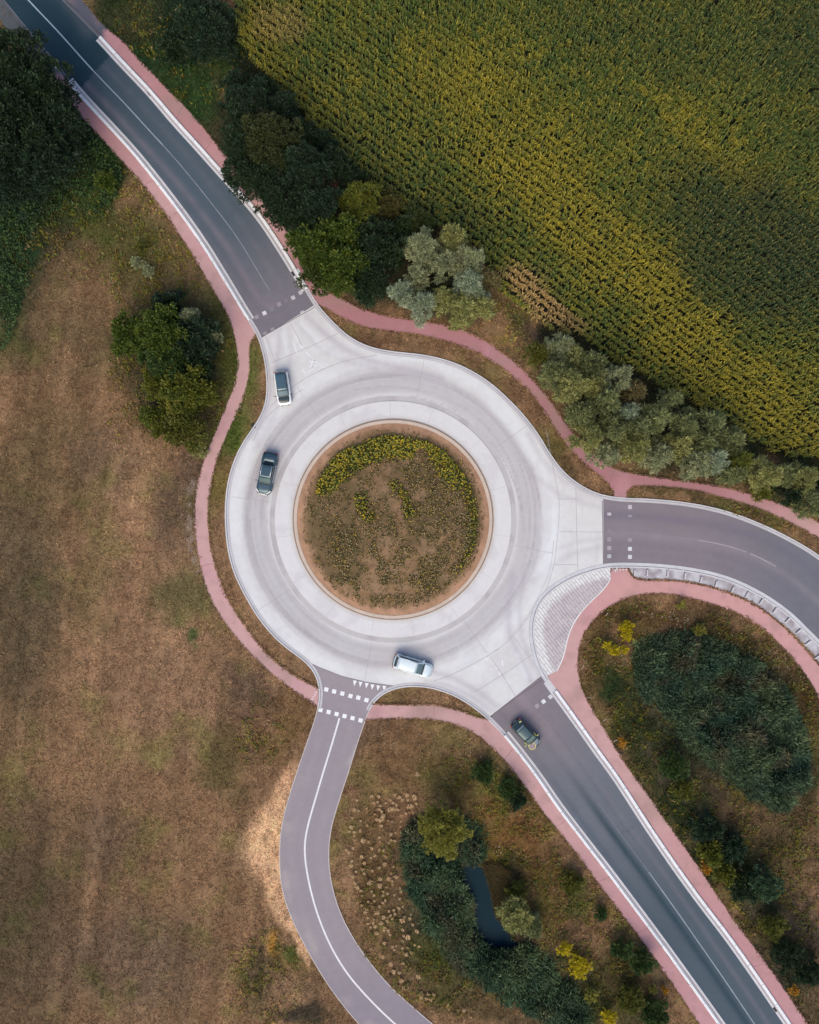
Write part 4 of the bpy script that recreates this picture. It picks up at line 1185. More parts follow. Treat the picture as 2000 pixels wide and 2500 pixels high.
# willow row along the path
for a in ((1312, 862, 32, 4, P_OLIV, "yellowish willow bush at the upper left end of the willow row"),
          (1368, 845, 36, 5.5, P_SILV, "silver willow at the very top of the willow row"),
          (1405, 868, 30, 5.5, P_SGRN, "yellow-green willow second from the top of the row"),
          (1360, 915, 40, 6, P_SDRK, "willow on the path side near the top of the row"),
          (1400, 940, 42, 6.5, P_SGRN, "bright willow on the path side, third along the row"),
          (1452, 890, 36, 5.5, P_SDRK, "dull willow on the maize side near the top of the row"),
          (1452, 938, 38, 6, P_SGRN, "rounded willow in the middle of the upper row"),
          (1510, 925, 40, 6, P_SILV, "brown-tinged silver willow beside the maize"),
          (1550, 960, 36, 6, P_BRN, "golden-brown willow beside the maize in the upper half of the row"),
          (1420, 1010, 40, 5.5, P_SDRK, "shaded willow over the path where the row begins to widen"),
          (1480, 985, 42, 6.5, P_SDRK, "dark-leaved willow at the core of the upper row"),
          (1440, 1065, 42, 6, P_SGRN, "willow bulging towards the path at the row's widest place"),
          (1500, 1050, 44, 7, P_SDRK, "tall dull willow at the row's widest place"),
          (1534, 1008, 30, 6.5, P_SBLU, "bluish white-leaved willow in the centre of the row"),
          (1482, 1110, 36, 5.5, P_SILV, "pale willow right above the path fork"),
          (1560, 1045, 38, 6.5, P_SDRK, "dull green willow just below the bluish one"),
          (1552, 1090, 40, 6, P_SGRN, "warm green willow above the path, east of the fork"),
          (1602, 1018, 40, 6.5, P_SDRK, "grey-green willow on the maize side, mid row"),
          (1640, 975, 26, 5, P_SDRK, "small grey willow pushing into the maize edge, mid row"),
          (1612, 1110, 42, 6, P_SILV, "broad silver willow over the path, mid row"),
          (1655, 1090, 34, 6.5, P_SGRN, "yellow-topped willow in the lower middle of the row"),
          (1672, 1035, 40, 6.5, P_SDRK, "grey willow near the maize, lower middle of the row"),
          (1705, 1130, 40, 5.5, P_SILV, "silver willow over the path, lower part of the row"),
          (1738, 1035, 38, 6, P_SDRK, "willow at the maize edge, lower part of the row"),
          (1745, 1120, 36, 6, P_SBLU, "pale blue-green willow, lower part of the row"),
          (1722, 1080, 36, 6, P_SDRK, "dark willow between its paler neighbours, lower part of the row"),
          (1790, 1075, 36, 5.5, P_SDRK, "greyish willow at the maize edge near the row's lower end"),
          (1812, 1122, 26, 5, P_YGR, "yellow-green willow near the row's lower end"),
          (1790, 1160, 30, 4.5, P_SDRK, "low shaded willow over the path near the row's lower end"),
          (1873, 1160, 40, 5.5, P_SGRN, "rounded willow standing apart after the yellow-green one"),
          (1862, 1205, 18, 3, P_YGR, "small bright yellow-green willow sprouting beside the path"),
          (1925, 1155, 30, 4, P_SDRK, "low dark willow in the gap near the right edge"),
          (1968, 1165, 36, 5, P_SGRN, "willow by the right edge of the photo beside the maize"),
          (1985, 1228, 38, 4.5, P_SDRK, "dull willow by the right edge of the photo beside the path"),
          (1940, 1212, 24, 3.5, P_DEEP, "small dark willow between path and row near the right edge"),
          (2060, 1230, 50, 5.5, P_SGRN, "willow just outside the right edge of the photo")):
    T.append(tree("willow_tree", a[0], a[1], a[2], a[3] * random.uniform(1.0, 1.4), 'willow', a[4], a[5], "willow", WILL, dens=1.0, openness=.1, z0=a[3] * .25))
# thicket on the meadow by the west path
TH = "trees and bushes in the thicket beside the west path"
for a in ((408, 752, 34, 3.6, 'broad', P_DEEP, "dark bush at the top of the thicket"),
          (318, 818, 42, 4.5, 'broad', P_BRIGHT, "green tree at the left tip of the thicket"),
          (392, 812, 52, 6, 'broad', P_BRIGHT, "tall green tree in the middle of the thicket"),
          (470, 830, 48, 5, 'broad', P_DEEP, "dark green tree on the path side of the thicket"),
          (410, 880, 48, 5, 'broad', P_MIDG, "green tree in the lower half of the dark part of the thicket"),
          (476, 890, 34, 3.5, 'broad', P_DARK, "low dark bush between the green and the yellow part of the thicket"),
          (462, 773, 25, 4.2, 'willow', P_SILV, "silver-leaved bush standing out on top of the thicket"),
          (524, 822, 16, 3, 'willow', P_SILV, "small silver bush on the thicket's path side"),
          (392, 940, 34, 3.6, 'broad', P_YGR, "yellow-green bush at the left of the thicket's lower part"),
          (450, 950, 48, 4.6, 'broad', P_YGR, "large yellow-green tree in the thicket's lower part"),
          (502, 958, 28, 3.2, 'broad', P_YGR, "leafy yellow-green bush nearest the path in the thicket"),
          (435, 990, 26, 4.2, 'broad', P_YEL, "golden-leaved bush in the middle of the yellow part of the thicket"),
          (385, 1025, 32, 3.2, 'broad', P_YGR, "yellow-green bush spreading left at the thicket's lower end"),
          (448, 1048, 42, 3.8, 'broad', P_OLIV, "olive bush at the lower end of the thicket"),
          (480, 1097, 19, 1.8, 'willow', P_SGRN, "small pale bush alone below the thicket, at the path edge")):
    T.append(tree("thicket_tree", a[0], a[1], a[2] * (1.22 if a[2] > 30 else 1.05), a[3], a[4], a[5], a[6], "tree" if a[3] > 3.4 else "bush", TH))
PB = "bushes and trees around the pond and the reed beds"
for a in ((1080, 2030, 60, 6.5, 'fine', P_YEL, "yellow-green tree standing over the upper end of the pond reeds"),
          (1256, 2240, 44, 4.5, 'willow', P_SGRN, "silvery olive tree leaning over the right bank of the pond"),
          (1300, 2262, 28, 3, 'willow', P_SDRK, "smaller grey-green bush right of the silvery tree at the pond"),
          (1262, 2180, 26, 2.4, 'fine', P_OLIV, "olive bush above the silvery tree at the pond"),
          (1378, 2316, 17, 1.8, 'bush', P_GOLD, "small golden bush, upper of the pair right of the pond reeds"),
          (1413, 2358, 27, 2.0, 'bush', P_GOLD, "spiky golden bush, lower and larger of the pair right of the pond reeds"),
          (1444, 2429, 17, 1.6, 'bush', P_YEL, "dull yellow bush below the golden pair"),
          (1487, 2484, 20, 1.6, 'bush', P_GOLD, "golden bush at the bottom edge of the photo"),
          (1596, 2415, 11, 1.0, 'bush', P_YEL, "tiny yellow bush near the path left of the lower road"),
          (1625, 2418, 9, 1.0, 'bush', P_ORNG, "tiny orange bush beside the tiny yellow one"),
          (1530, 1535, 18, 1.8, 'bush', P_GOLD, "bright yellow bush at the upper left of the large reed bed"),
          (1533, 1556, 11, 1.5, 'bush', P_GOLD, "yellow tuft joined below the bright yellow bush"),
          (1483, 1576, 9, 1.2, 'bush', P_GOLD, "small yellow bush nearest the bend of the east path"),
          (1501, 1590, 12, 1.3, 'bush', P_GOLD, "ragged yellow bush, left of the low pair by the large reed bed"),
          (1523, 1587, 10, 1.3, 'bush', P_GOLD, "yellow bush, right of the low pair by the large reed bed"),
          (1662, 1477, 11, 1.1, 'bush', P_YEL, "dull yellow bush below the concrete dividers"),
          (1708, 1537, 14, 1.1, 'bush', P_YEL, "dull yellow bush at the top edge of the large reed bed"),
          (1518, 1812, 11, 1.2, 'bush', P_ORNG, "orange bush beside the path opposite the dark car's road"),
          (1722, 2119, 12, 1.4, 'bush', P_ORNG, "round orange bush at the path edge below the large reed bed"),
          (1937, 2418, 11, 1.3, 'bush', P_ORNG, "orange bush at the path edge near the lower right corner"),
          (1738, 2085, 26, 2.6, 'broad', P_YGR, "light green bush just above the round orange one"),
          (1768, 2128, 26, 2.6, 'broad', P_YGR, "light green bush right of the round orange one"),
          (1798, 2145, 14, 2.0, 'broad', P_YGR, "small light green bush at the end of the light green group"),
          (1645, 1870, 34, 3, 'fine', P_MIDG, "green bush near the path left of the large reed bed"),
          (1668, 1925, 26, 2.4, 'fine', P_OLIV, "olive bush below the green one near the path"),
          (1728, 2022, 36, 3.2, 'broad', P_DEEP, "dark green tree-like bush above the light green group"),
          (1790, 2068, 34, 3, 'broad', P_DEEP, "dark bush behind the light green group"),
          (1868, 2160, 38, 3.4, 'fine', pal((60, 88, 62), (72, 98, 70), (104, 122, 84)), "grey-green bush right of the light green group"),
          (1812, 2172, 30, 2.6, 'broad', P_DARK, "dark bush left of the grey-green one"),
          (1918, 2332, 34, 2.6, 'fine', P_DARK, "dark bush near the path in the lower right"),
          (1972, 2370, 36, 3, 'fine', P_DARK, "dark bush at the right edge in the lower corner"),
          (1890, 2262, 30, 2.2, 'fine', P_OLIV, "olive bush between path and gravel in the lower right"),
          (1182, 1888, 24, 1.8, 'fine', P_MIDG, "small green bush on the grass left of the lower path"),
          (1240, 1925, 24, 2.2, 'fine', P_MIDG, "green bush touching the lower path, upper of two"),
          (1262, 1955, 22, 2.2, 'fine', P_DARK, "green bush touching the lower path, lower of two"),
          (1540, 2440, 32, 2.0, 'fine', P_OLIV, "low olive bush near the bottom edge beside the path"),
          (1600, 2475, 34, 2.2, 'broad', P_MIDG, "green bush at the bottom edge beside the path"),
          (1518, 2318, 26, 2.0, 'fine', P_MIDG, "green bush on the bank halfway down the lower path"),
          (1568, 2352, 28, 2.2, 'fine', P_MIDG, "green bush by the path, below the one halfway down"),
          (1466, 2230, 16, 1.6, 'fine', P_MIDG, "small green bush beside the pale verge of the lower path"),
          (1395, 2155, 28, 1.6, 'fine', P_OLIV, "low olive bush on the rusty bank right of the pond"),
          (346, 606, 17, 1.4, 'bush', P_OLIV, "yellow-flowered weed bush on the left meadow"),
          (333, 642, 14, 1.3, 'bush', P_SILV, "whitish weed bush below the yellow-flowered one"),
          (360, 662, 14, 1.2, 'bush', P_SILV, "whitish weed bush nearest the thicket"),
          (258, 440, 26, 2.0, 'fine', P_BRIGHT, "bright green bush at the edge of the bramble bank")):
    T.append(tree("bush" if a[3] < 4 else "bank_tree", a[0], a[1], a[2], a[3], a[4], a[5], a[6], "bush" if a[3] < 4 else "tree", PB, z0=min(.3, a[3] * .15) if a[3] < 4 else None))


# ------------------------------------------------------------------ low growth that nobody could count
def zone_pts(n, poly=None, box=(-60, 2060, -60, 2560), keep=None):
    if poly is not None:
        A = np.array(poly); box = (A[:, 0].min(), A[:, 0].max(), A[:, 1].min(), A[:, 1].max())
    X = rng.uniform(box[0], box[1], n); Y = rng.uniform(box[2], box[3], n)
    k = np.ones(n, bool) if poly is None else inside(X, Y, poly)
    if keep is not None: k &= keep(X, Y)
    return X[k], Y[k]


def ground_h(X, Y):
    r_ = np.minimum((fbm(X, Y, 60, 15, 3) - 0.75) * 0.10, -0.012)
    return r_


def blades(X, Y, Z, C, nb, hgt, wid, spread, jit=.3, tipc=None):
    """nb blades per tuft, each a tapering bent strip of two faces"""
    n = len(X)
    x = (X - 1000) / S; y = (1250 - Y) / S
    x = np.repeat(x, nb); y = np.repeat(y, nb); z = np.repeat(Z, nb); C = np.repeat(C, nb, axis=0)
    N = n * nb
    hh = np.repeat(np.broadcast_to(hgt, (n,)), nb) * rng.uniform(.55, 1.25, N)
    a = rng.uniform(0, 2 * np.pi, N); sp = np.repeat(np.broadcast_to(spread, (n,)), nb) * rng.uniform(.4, 1.3, N)
    ca, sa = np.cos(a), np.sin(a)
    w = np.repeat(np.broadcast_to(wid, (n,)), nb) * rng.uniform(.7, 1.3, N) * .5
    bx = x + ca * sp * .08; by = y + sa * sp * .08
    m = .5
    V = np.stack([np.stack([bx - sa * w, by + ca * w, z], -1), np.stack([bx + sa * w, by - ca * w, z], -1),
                  np.stack([bx + ca * sp * m + sa * w * .9, by + sa * sp * m - ca * w * .9, z + hh * .8], -1),
                  np.stack([bx + ca * sp * m - sa * w * .9, by + sa * sp * m + ca * w * .9, z + hh * .8], -1),
                  np.stack([bx + ca * sp, by + sa * sp, z + hh * rng.uniform(.7, 1.05, N)], -1)], 1)
    b = np.arange(N) * 5
    C = C * rng.uniform(1 - jit, 1 + jit, (N, 1))
    CC = np.repeat(C[:, None], 5, 1)
    if tipc is not None: CC[:, 4] = CC[:, 4] * .4 + tipc * .6
    Q = np.stack([b, b + 1, b + 2, b + 3], -1); Tt = np.stack([b + 3, b + 2, b + 4, b + 4], -1)
    T3 = np.stack([b + 3, b + 2, b + 4], -1)
    F = np.concatenate([np.stack([Q[:, 0], Q[:, 1], Q[:, 2]], -1), np.stack([Q[:, 0], Q[:, 2], Q[:, 3]], -1), T3])
    return V.reshape(-1, 3), F, CC.reshape(-1, 3)


def stuff(name, parts, mat, label, cat):
    Vs, Fs, Cs = [], [], []; b = 0
    for V, F, C in parts:
        Vs.append(V); Fs.append(F + b); Cs.append(C); b += len(V)
    o = raw_mesh(name, np.concatenate(Vs), np.concatenate(Fs), np.concatenate(Cs), mat)
    return tag(o, label, cat, kind="stuff")


def free(X, Y): return ~paved(X, Y) & ~inside(X, Y, maize_poly) & (np.hypot(X - CX, Y - CY) > 420) & ~inside(X, Y, pond_poly)


# short grass over all the open ground
X, Y = zone_pts(320000, keep=free)
C = ground_col(X, Y) * 1.12
dens = fbm(X, Y, 22, 201, 3)
k = dens > .34
X, Y, C = X[k], Y[k], C[k]
g_ = C[:, 1] > C[:, 0] * 1.02
C = C * rng.choice([.6, .8, 1.0, 1.3, 1.75], len(C))[:, None]
stuff("meadow_grass", [blades(X, Y, ground_h(X, Y) - .01, C, 3, np.where(g_, .22, .12), .055, np.where(g_, .2, .17), .4)], M_grass,
      "dry brown and green grass over the meadow and verges", "grass")
# grass creeping over the edges of the paths
ex, ey = [], []
for ln in (ne_up, ne_low, ne_low2, w_left, w_right, se_n, se_s, e_in, e_up):
    A = np.array(ln); m_ = 26
    t_ = rng.uniform(0, len(A) - 1.001, int(len(A) * m_ * .6)); i_ = t_.astype(int); f_ = (t_ - i_)[:, None]
    p0 = A[i_] * (1 - f_) + A[i_ + 1] * f_
    k_ = fbm(p0[:, 0], p0[:, 1], 16, 811, 3)
    p0 = p0 + rng.normal(0, 1, p0.shape) * (.7 + 1.7 * sstep(.45, .7, k_))[:, None]
    ex.append(p0[:, 0]); ey.append(p0[:, 1])
X, Y = np.concatenate(ex), np.concatenate(ey)
k = dist_poly(X, Y, O_NE) > 8
X, Y = X[k], Y[k]
C = ground_col(X, Y) * 1.15 * rng.choice([.6, .9, 1.2, 1.7], len(X))[:, None]
stuff("verge_grass", [blades(X, Y, np.full(len(X), .05), C, 3, .12, .05, .15, .35)], M_grass, "ragged grass creeping over the edges of the red paths", "grass")
# longer weeds where the ground is green or rusty
wz = [(330, 560, 190, 190), (1290, 2080, 190, 260), (1430, 2330, 160, 200), (1590, 1760, 110, 320), (1800, 2150, 240, 330), (1500, 1560, 110, 130), (1830, 1560, 190, 90), (1960, 1740, 70, 200),
      (90, 520, 200, 170), (400, 150, 200, 170), (1270, 800, 90, 70), (540, 880, 60, 200), (640, 1790, 60, 90), (640, 2380, 90, 120), (1060, 2390, 160, 110), (420, 880, 170, 230), (930, 2250, 60, 260), (1180, 1900, 110, 90), (1900, 1230, 140, 80)]


def in_wz(X, Y):
    m = np.zeros(X.shape, bool)
    for cx, cy, rx, ry in wz:
        e_ = np.sqrt(((X - cx) / rx) ** 2 + ((Y - cy) / ry) ** 2) + (fbm(X, Y, 60, 333, 3) - .5) * .9
        m |= rng.random(X.shape) < 1 - sstep(.45, 1.1, e_)
    return m & free(X, Y)


X, Y = zone_pts(190000, keep=in_wz)
d2 = fbm(X, Y, 26, 301, 3); k = d2 > .46
X, Y, d2 = X[k], Y[k], d2[k]
C = ground_col(X, Y)
tint = rng.integers(0, 6, len(X))
rust = np.array(D(136, 104, 54)); oliv = np.array(D(104, 110, 46)); straw = np.array(D(176, 150, 108)); grn = np.array(D(60, 86, 44))
C = np.where((tint == 0)[:, None], C * .4 + rust * .6, C); C = np.where((tint == 1)[:, None], C * .35 + oliv * .65, C)
C = np.where((tint == 2)[:, None], C * .35 + grn * .65, C); C = np.where((((tint == 4) | (tint == 5)) & (d2 > .53))[:, None], C * .3 + D(150, 142, 52) * .7, C); C = np.where(((tint == 3) & (rng.random(len(X)) < .2))[:, None], straw, C)
lm = C.sum(1) / (ground_col(X, Y).sum(1) + 1e-6)
C = C / np.clip(lm, .7, 1.6)[:, None] * 1.55
stuff("tall_weeds", [blades(X, Y, ground_h(X, Y) - .01, C, 4, .4, .075, .28, .42)], M_grass, "tall rusty and green weeds on the banks", "weeds")
# bramble bank
br_poly = [(-80, 480), (60, 470), (170, 430), (230, 330), (170, 280), (240, 340), (300, 420), (290, 480), (250, 530), (170, 500), (110, 540), (60, 600), (75, 700), (40, 800), (20, 870), (-80, 900)]
X, Y = zone_pts(26000, br_poly, keep=lambda a, b: fbm(a, b, 40, 401, 3) > .36)
Z = .25 + 1.0 * fbm(X, Y, 36, 402, 3)
n = len(X)
P = np.stack([(X - 1000) / S, (1250 - Y) / S, Z + rng.uniform(-.3, .1, n)], -1)
cc = D(48, 74, 42) * (1 - rng.random((n, 1)) ** 2) + D(84, 108, 52) * rng.random((n, 1)) ** 2
V, F, CC = leaf_cards(P, rng.normal(size=(n, 3)) * [1, 1, .5], unit(rng.normal(size=(n, 3)) * .5 + [0, 0, 1]), rng.uniform(.2, .38, n), rng.uniform(.12, .24, n), cc * rng.uniform(.7, 1.25, (n, 1)))
stuff("bramble_thicket", [(V, F, CC)], M_leaf, "dark green brambles spreading along the left edge below the trees", "brambles")
# undergrowth below hedges and trees
ug = [(600, 300, 70, 130, 40), (700, 420, 100, 150, 45), (830, 600, 130, 100, 40), (1080, 690, 120, 90, 20), (1520, 1010, 240, 70, 38), (1800, 1130, 220, 40, 22), (470, 60, 110, 80, 0), (430, 900, 90, 150, 10), (90, 300, 150, 200, 0), (1990, 1200, 90, 40, 20)]


def in_ug(X, Y):
    m = dist_poly(X, Y, [(540, 60), (581, 93), (664, 193), (784, 317), (926, 467), (1040, 545)]) < 45
    m |= dist_poly(X, Y, [(1345, 812), (1470, 870), (1640, 960), (1800, 1050), (2000, 1130)]) < 38
    for cx, cy, rx, ry, an in ug:
        a = math.radians(-an); ca, sa = math.cos(a), math.sin(a)
        u = (X - cx) * ca - (Y - cy) * sa; v = (X - cx) * sa + (Y - cy) * ca
        m |= (u / rx) ** 2 + (v / ry) ** 2 < 1
    return m & free(X, Y)


X, Y = zone_pts(190000, keep=in_ug)
n = len(X)
P = np.stack([(X - 1000) / S, (1250 - Y) / S, rng.uniform(0, .7, n) ** 1.3], -1)
cc = D(46, 64, 40) * rng.uniform(.5, 1.3, (n, 1))
V, F, CC = leaf_cards(P, rng.normal(size=(n, 3)) * [1, 1, .5], unit(rng.normal(size=(n, 3)) * .4 + [0, 0, 1]), rng.uniform(.15, .34, n), rng.uniform(.1, .2, n), cc)
stuff("undergrowth", [(V, F, CC)], M_leaf, "low dark undergrowth beneath the hedge and the willows", "undergrowth")


# reeds: arching stalks
def reeds(name, poly, n, c0, c1, label, keep=None):
    X, Y = zone_pts(n, poly, keep=keep)
    d = dist_poly(X, Y, list(poly) + [poly[0]]); cl = fbm(X, Y, 34, 501, 3)
    d = d + (fbm(X, Y, 30, 515, 3) - .5) * 34
    k = (d > -16 * rng.random(len(X)) ** 2) & ((cl + np.clip(d / 60, 0, .3) > .56) | (rng.random(len(X)) < .3))
    X, Y, d, cl = X[k], Y[k], d[k], cl[k]
    m = np.clip(fbm(X, Y, 60, 505, 3) * 2.2 - .6, 0, 1)[:, None]
    C = c0 * (1 - m) + c1 * m
    br = sstep(.56, .68, fbm(X, Y, 46, 525, 3))[:, None] * .65
    C = C * (1 - br) + D(108, 96, 76) * br
    C = C * rng.choice([.55, .8, 1.0, 1.3, 1.9], len(X))[:, None]
    hh = (0.2 + 2.9 * np.clip(cl * 1.5 - .25, 0, 1)) * np.clip(.4 + d / 50, .4, 1)
    # shared lodging direction makes combed tufts
    part = blades(X, Y, np.full(len(X), -.35), C, 4, hh + .3, .08, .7, .42)
    return stuff(name, [part], M_grass, label, "reeds")


RD0, RD1 = D(60, 86, 70), D(100, 116, 82)
reeds("reed_bed", reed_e_poly, 30000, RD0, RD1, "large oval bed of dark blue-green reeds inside the east path bend")
reeds("pond_reeds", reed_w_poly, 24000, D(70, 96, 72), D(96, 114, 80), "dark reeds around the narrow pond", keep=lambda a, b: (~inside(a, b, pond_poly)) | (dist_poly(a, b, pond_poly) < 3 + 9 * (fbm(a, b, 16, 71, 2) > .5)))
X, Y = zone_pts(9000, [(1185, 2110), (1215, 2110), (1265, 2150), (1262, 2215), (1240, 2260), (1214, 2230), (1204, 2180)])
stuff("bank_sedge", [blades(X, Y, np.full(len(X), -.1), np.array([D(96, 82, 54)] * len(X)), 4, .8, .05, .5, .45)], M_grass, "brownish sedge on the right bank of the pond", "sedge")

# island plants: dense flowering crescent and thin seed heads elsewhere
q = np.random.default_rng(77)
N = 42000
rr = 222 * np.sqrt(q.random(N)); tt = q.random(N) * 2 * np.pi
X = CX + rr * np.cos(tt); Y = CY + rr * np.sin(tt)
nn = fbm(X, Y, 36, 601, 3)
cres = band(X, Y, [(790, 1170), (840, 1125), (905, 1090), (965, 1082), (1020, 1085)], 24, 48) + band(X, Y, [(1040, 1078), (1085, 1120), (1115, 1165)], 15, 38) * .9
cres = np.maximum(cres, band(X, Y, [(1140, 1195), (1165, 1270), (1160, 1340), (1130, 1410)], 6, 26) * .4)
cres = np.maximum(cres, band(X, Y, [(885, 1220), (900, 1260)], 8, 26) * .45); cres = np.maximum(cres, band(X, Y, [(960, 1180), (990, 1215), (1000, 1260)], 5, 18) * .35)
cres = cres * np.clip(.25 + 1.6 * fbm(X, Y, 20, 611, 3), 0, 1.2)
cres = np.where((rr > 204 + 14 * (nn - .5)) | ((X - 1028) ** 2 + (Y - 1115) ** 2 < 380), 0, cres)
n5 = fbm(X, Y, 24, 613, 4)
thin = .8 * np.where((rr < 206 + 30 * (n5 - .5)) & (n5 + .5 * nn > .66) & (dist_poly(X, Y, [(966, 1235), (985, 1300)]) > 14), .62, 0.16) * (.5 + .5 * sstep(1100, 1300, Y + (X - CX) * .7)) * np.clip(n5 * 2 - .3, .2, 1)
pr = np.clip(cres * .55, 0, .6)
kd = q.random(N) < pr; kt = (~kd) & (q.random(N) < thin)
zi = 0.17 + .75 * (1 - (rr / 236) ** 2)
parts = []
xd, yd, zd = X[kd], Y[kd], zi[kd]
parts.append(blades(xd, yd, zd - .03, D(92, 100, 46) * q.uniform(.5, 1.4, (len(xd), 1)), 4, .42, .08, .22, .35))
xt, yt, zt = X[kt], Y[kt], zi[kt]
parts.append(blades(xt, yt, zt - .03, np.where(q.random((len(xt), 1)) < .5, D(100, 90, 58), D(90, 94, 52)) * q.uniform(.6, 1.3, (len(xt), 1)), 3, .22, .055, .17, .35))
stuff("island_weeds", parts, M_grass, "green and brown weeds covering the centre island", "weeds")


def heads(x, y, z, size, cA):
    n = len(x)
    P = np.stack([(x - 1000) / S, (1250 - y) / S, z], -1)
    P = np.repeat(P, 3, 0) + q.normal(size=(n * 3, 3)) * [.02, .02, .03]
    sz = np.repeat(size, 3) * q.uniform(.7, 1.2, n * 3)
    return leaf_cards(P, q.normal(size=(n * 3, 3)) * [1, 1, .3], unit(q.normal(size=(n * 3, 3)) * .4 + [0, 0, 1]), sz, sz * .9, np.repeat(cA, 3, 0))


fd = q.random(len(xd)) < .5; ft = q.random(len(xt)) < .42
cy_ = np.where(q.random((fd.sum(), 1)) < .35, D(222, 188, 60), D(164, 160, 76)) * q.uniform(.6, 1.2, (fd.sum(), 1))
ct_ = np.where(q.random((ft.sum(), 1)) < .25, D(206, 170, 70), D(196, 172, 130)) * q.uniform(.7, 1.25, (ft.sum(), 1))
stuff("island_flowers", [heads(xd[fd], yd[fd], zd[fd] + .38, np.full(fd.sum(), .13), cy_), heads(xt[ft], yt[ft], zt[ft] + .22, np.full(ft.sum(), .085), ct_)], M_grass,
      "small yellow flowers and pale seed heads on the centre island", "flowers")
# tiny white and yellow flower heads and litter specks on the banks
fl = [(1665, 1512, 26, 14, 46), (1640, 1500, 20, 20, 14), (1760, 1600, 90, 60, 60), (1900, 1640, 26, 40, 34), (1940, 1660, 20, 30, 12), (1588, 1503, 9, 7, 7), (940, 1790, 90, 40, 46), (1060, 1830, 70, 30, 40), (1500, 1620, 20, 20, 10),
      (1430, 1620, 6, 16, 12), (345, 640, 26, 30, 30), (1222, 2075, 12, 8, 12), (20, 1950, 22, 22, 12), (470, 1200, 12, 60, 16), (440, 1310, 30, 40, 8), (460, 1500, 14, 8, 6), (660, 1740, 22, 20, 12), (1340, 2160, 40, 30, 20), (940, 2490, 90, 10, 12), (1960, 1190, 10, 10, 3)]
fx, fy = [], []
for cx, cy, sx, sy, n_ in fl:
    n_ = int(n_ * .8); fx.append(q.normal(cx, sx * .7, n_)); fy.append(q.normal(cy, sy * .7, n_))
fx = np.concatenate(fx); fy = np.concatenate(fy); k = free(fx, fy); fx, fy = fx[k], fy[k]
stuff("white_flower_heads", [heads(fx, fy, np.full(len(fx), .35), q.uniform(.04, .10, len(fx)), np.array([D(206, 194, 172)] * len(fx)))], M_grass, "scattered tiny white flower heads on the banks", "flowers")

# ------------------------------------------------------------------ maize
rot = math.radians(37)                       # rows run down to the right in the photograph
ca, sa = math.cos(rot), math.sin(rot)
row = 17.6; step = 5.6
U = np.arange(-400, 3400, step); Vv = np.arange(-2200, 1800, row)
UU, VV = np.meshgrid(U, Vv)
UU = UU + rng.uniform(-2.0, 2.0, UU.shape); VV = VV + rng.normal(0, 1.5, VV.shape) + (vnoise(UU, VV * 0 + 5, 600, 9) - .5) * 8
X = (UU * ca - VV * sa).ravel(); Y = (UU * sa + VV * ca).ravel()
k = inside(X, Y, maize_poly) & (X < 2130) & (Y > -110) & (rng.random(X.shape) < .97)
X, Y = X[k], Y[k]
zt = 2.0
xk = (H - zt) / H
x = (X - 1000) / S * xk; y = (1250 - Y) / S * xk
n = len(X)


def el(X, Y, cx, cy, rx, ry, an):
    a = math.radians(-an); c_, s_ = math.cos(a), math.sin(a)
    wx = (fbm(X, Y, 90, 701, 3) - .5) * 90; wy = (fbm(X, Y, 90, 702, 3) - .5) * 90
    u = (X + wx - cx) * c_ - (Y + wy - cy) * s_; v = (X + wx - cx) * s_ + (Y + wy - cy) * c_
    return 1 - sstep(.5, 1.2, np.sqrt((u / rx) ** 2 + (v / ry) ** 2))


tan_ = np.clip(el(X, Y, 1318, 735, 120, 48, 38) * 1.4 + el(X, Y, 690, 45, 60, 60, 30) * .4, 0, 1)
yel = np.clip(.20 + el(X, Y, 1260, 330, 330, 130, 40) * .45 + el(X, Y, 1520, 620, 420, 90, 38) * .8 + el(X, Y, 1850, 960, 330, 80, 32) * .9 + el(X, Y, 620, 120, 80, 120, 20) * .7
              + el(X, Y, 1750, 340, 300, 60, 37) * .35 + el(X, Y, 1700, 860, 260, 60, 34) * .5 + (fbm(X, Y, 150, 703, 4) - .5) * 1.1 + el(X, Y, 880, 220, 240, 90, 35) * .2
              - el(X, Y, 1850, 610, 230, 130, 36) * 1.0 - el(X, Y, 1150, 560, 330, 70, 36) * .5 - el(X, Y, 1600, 60, 500, 110, 5) * .45 - el(X, Y, 1450, 900, 160, 50, 35) * .3 - el(X, Y, 1900, 250, 200, 160, 0) * .25, 0, 1)
drk = np.clip(el(X, Y, 1850, 600, 310, 190, 36) * .6 + el(X, Y, 1750, 60, 520, 160, 5) * .28 + el(X, Y, 1980, 250, 160, 500, 0) * .2 + el(X, Y, 1000, 430, 260, 60, 40) * .15, 0, .7)  # dark patch, plus vignette darkening of top and right margins in leaf colour
cG = D(90, 110, 50); cY = D(176, 160, 52); cT = D(190, 158, 102)
yel = np.clip(yel * .55 + .16 + rng.normal(0, .22, n), 0, .95)
C = cG * (1 - yel[:, None]) + cY * yel[:, None]
C = C * (1 - drk[:, None]) + D(50, 68, 50) * drk[:, None]
C = C * (1 - tan_[:, None]) + cT * tan_[:, None]
hgt = zt + rng.normal(0, .12, n) + (vnoise(X, Y, 50, 705) - .5) * .3
NL = 9
Vs, Fs, Cs = [], [], []
b = 0
a0 = rng.uniform(0, 2 * np.pi, n)
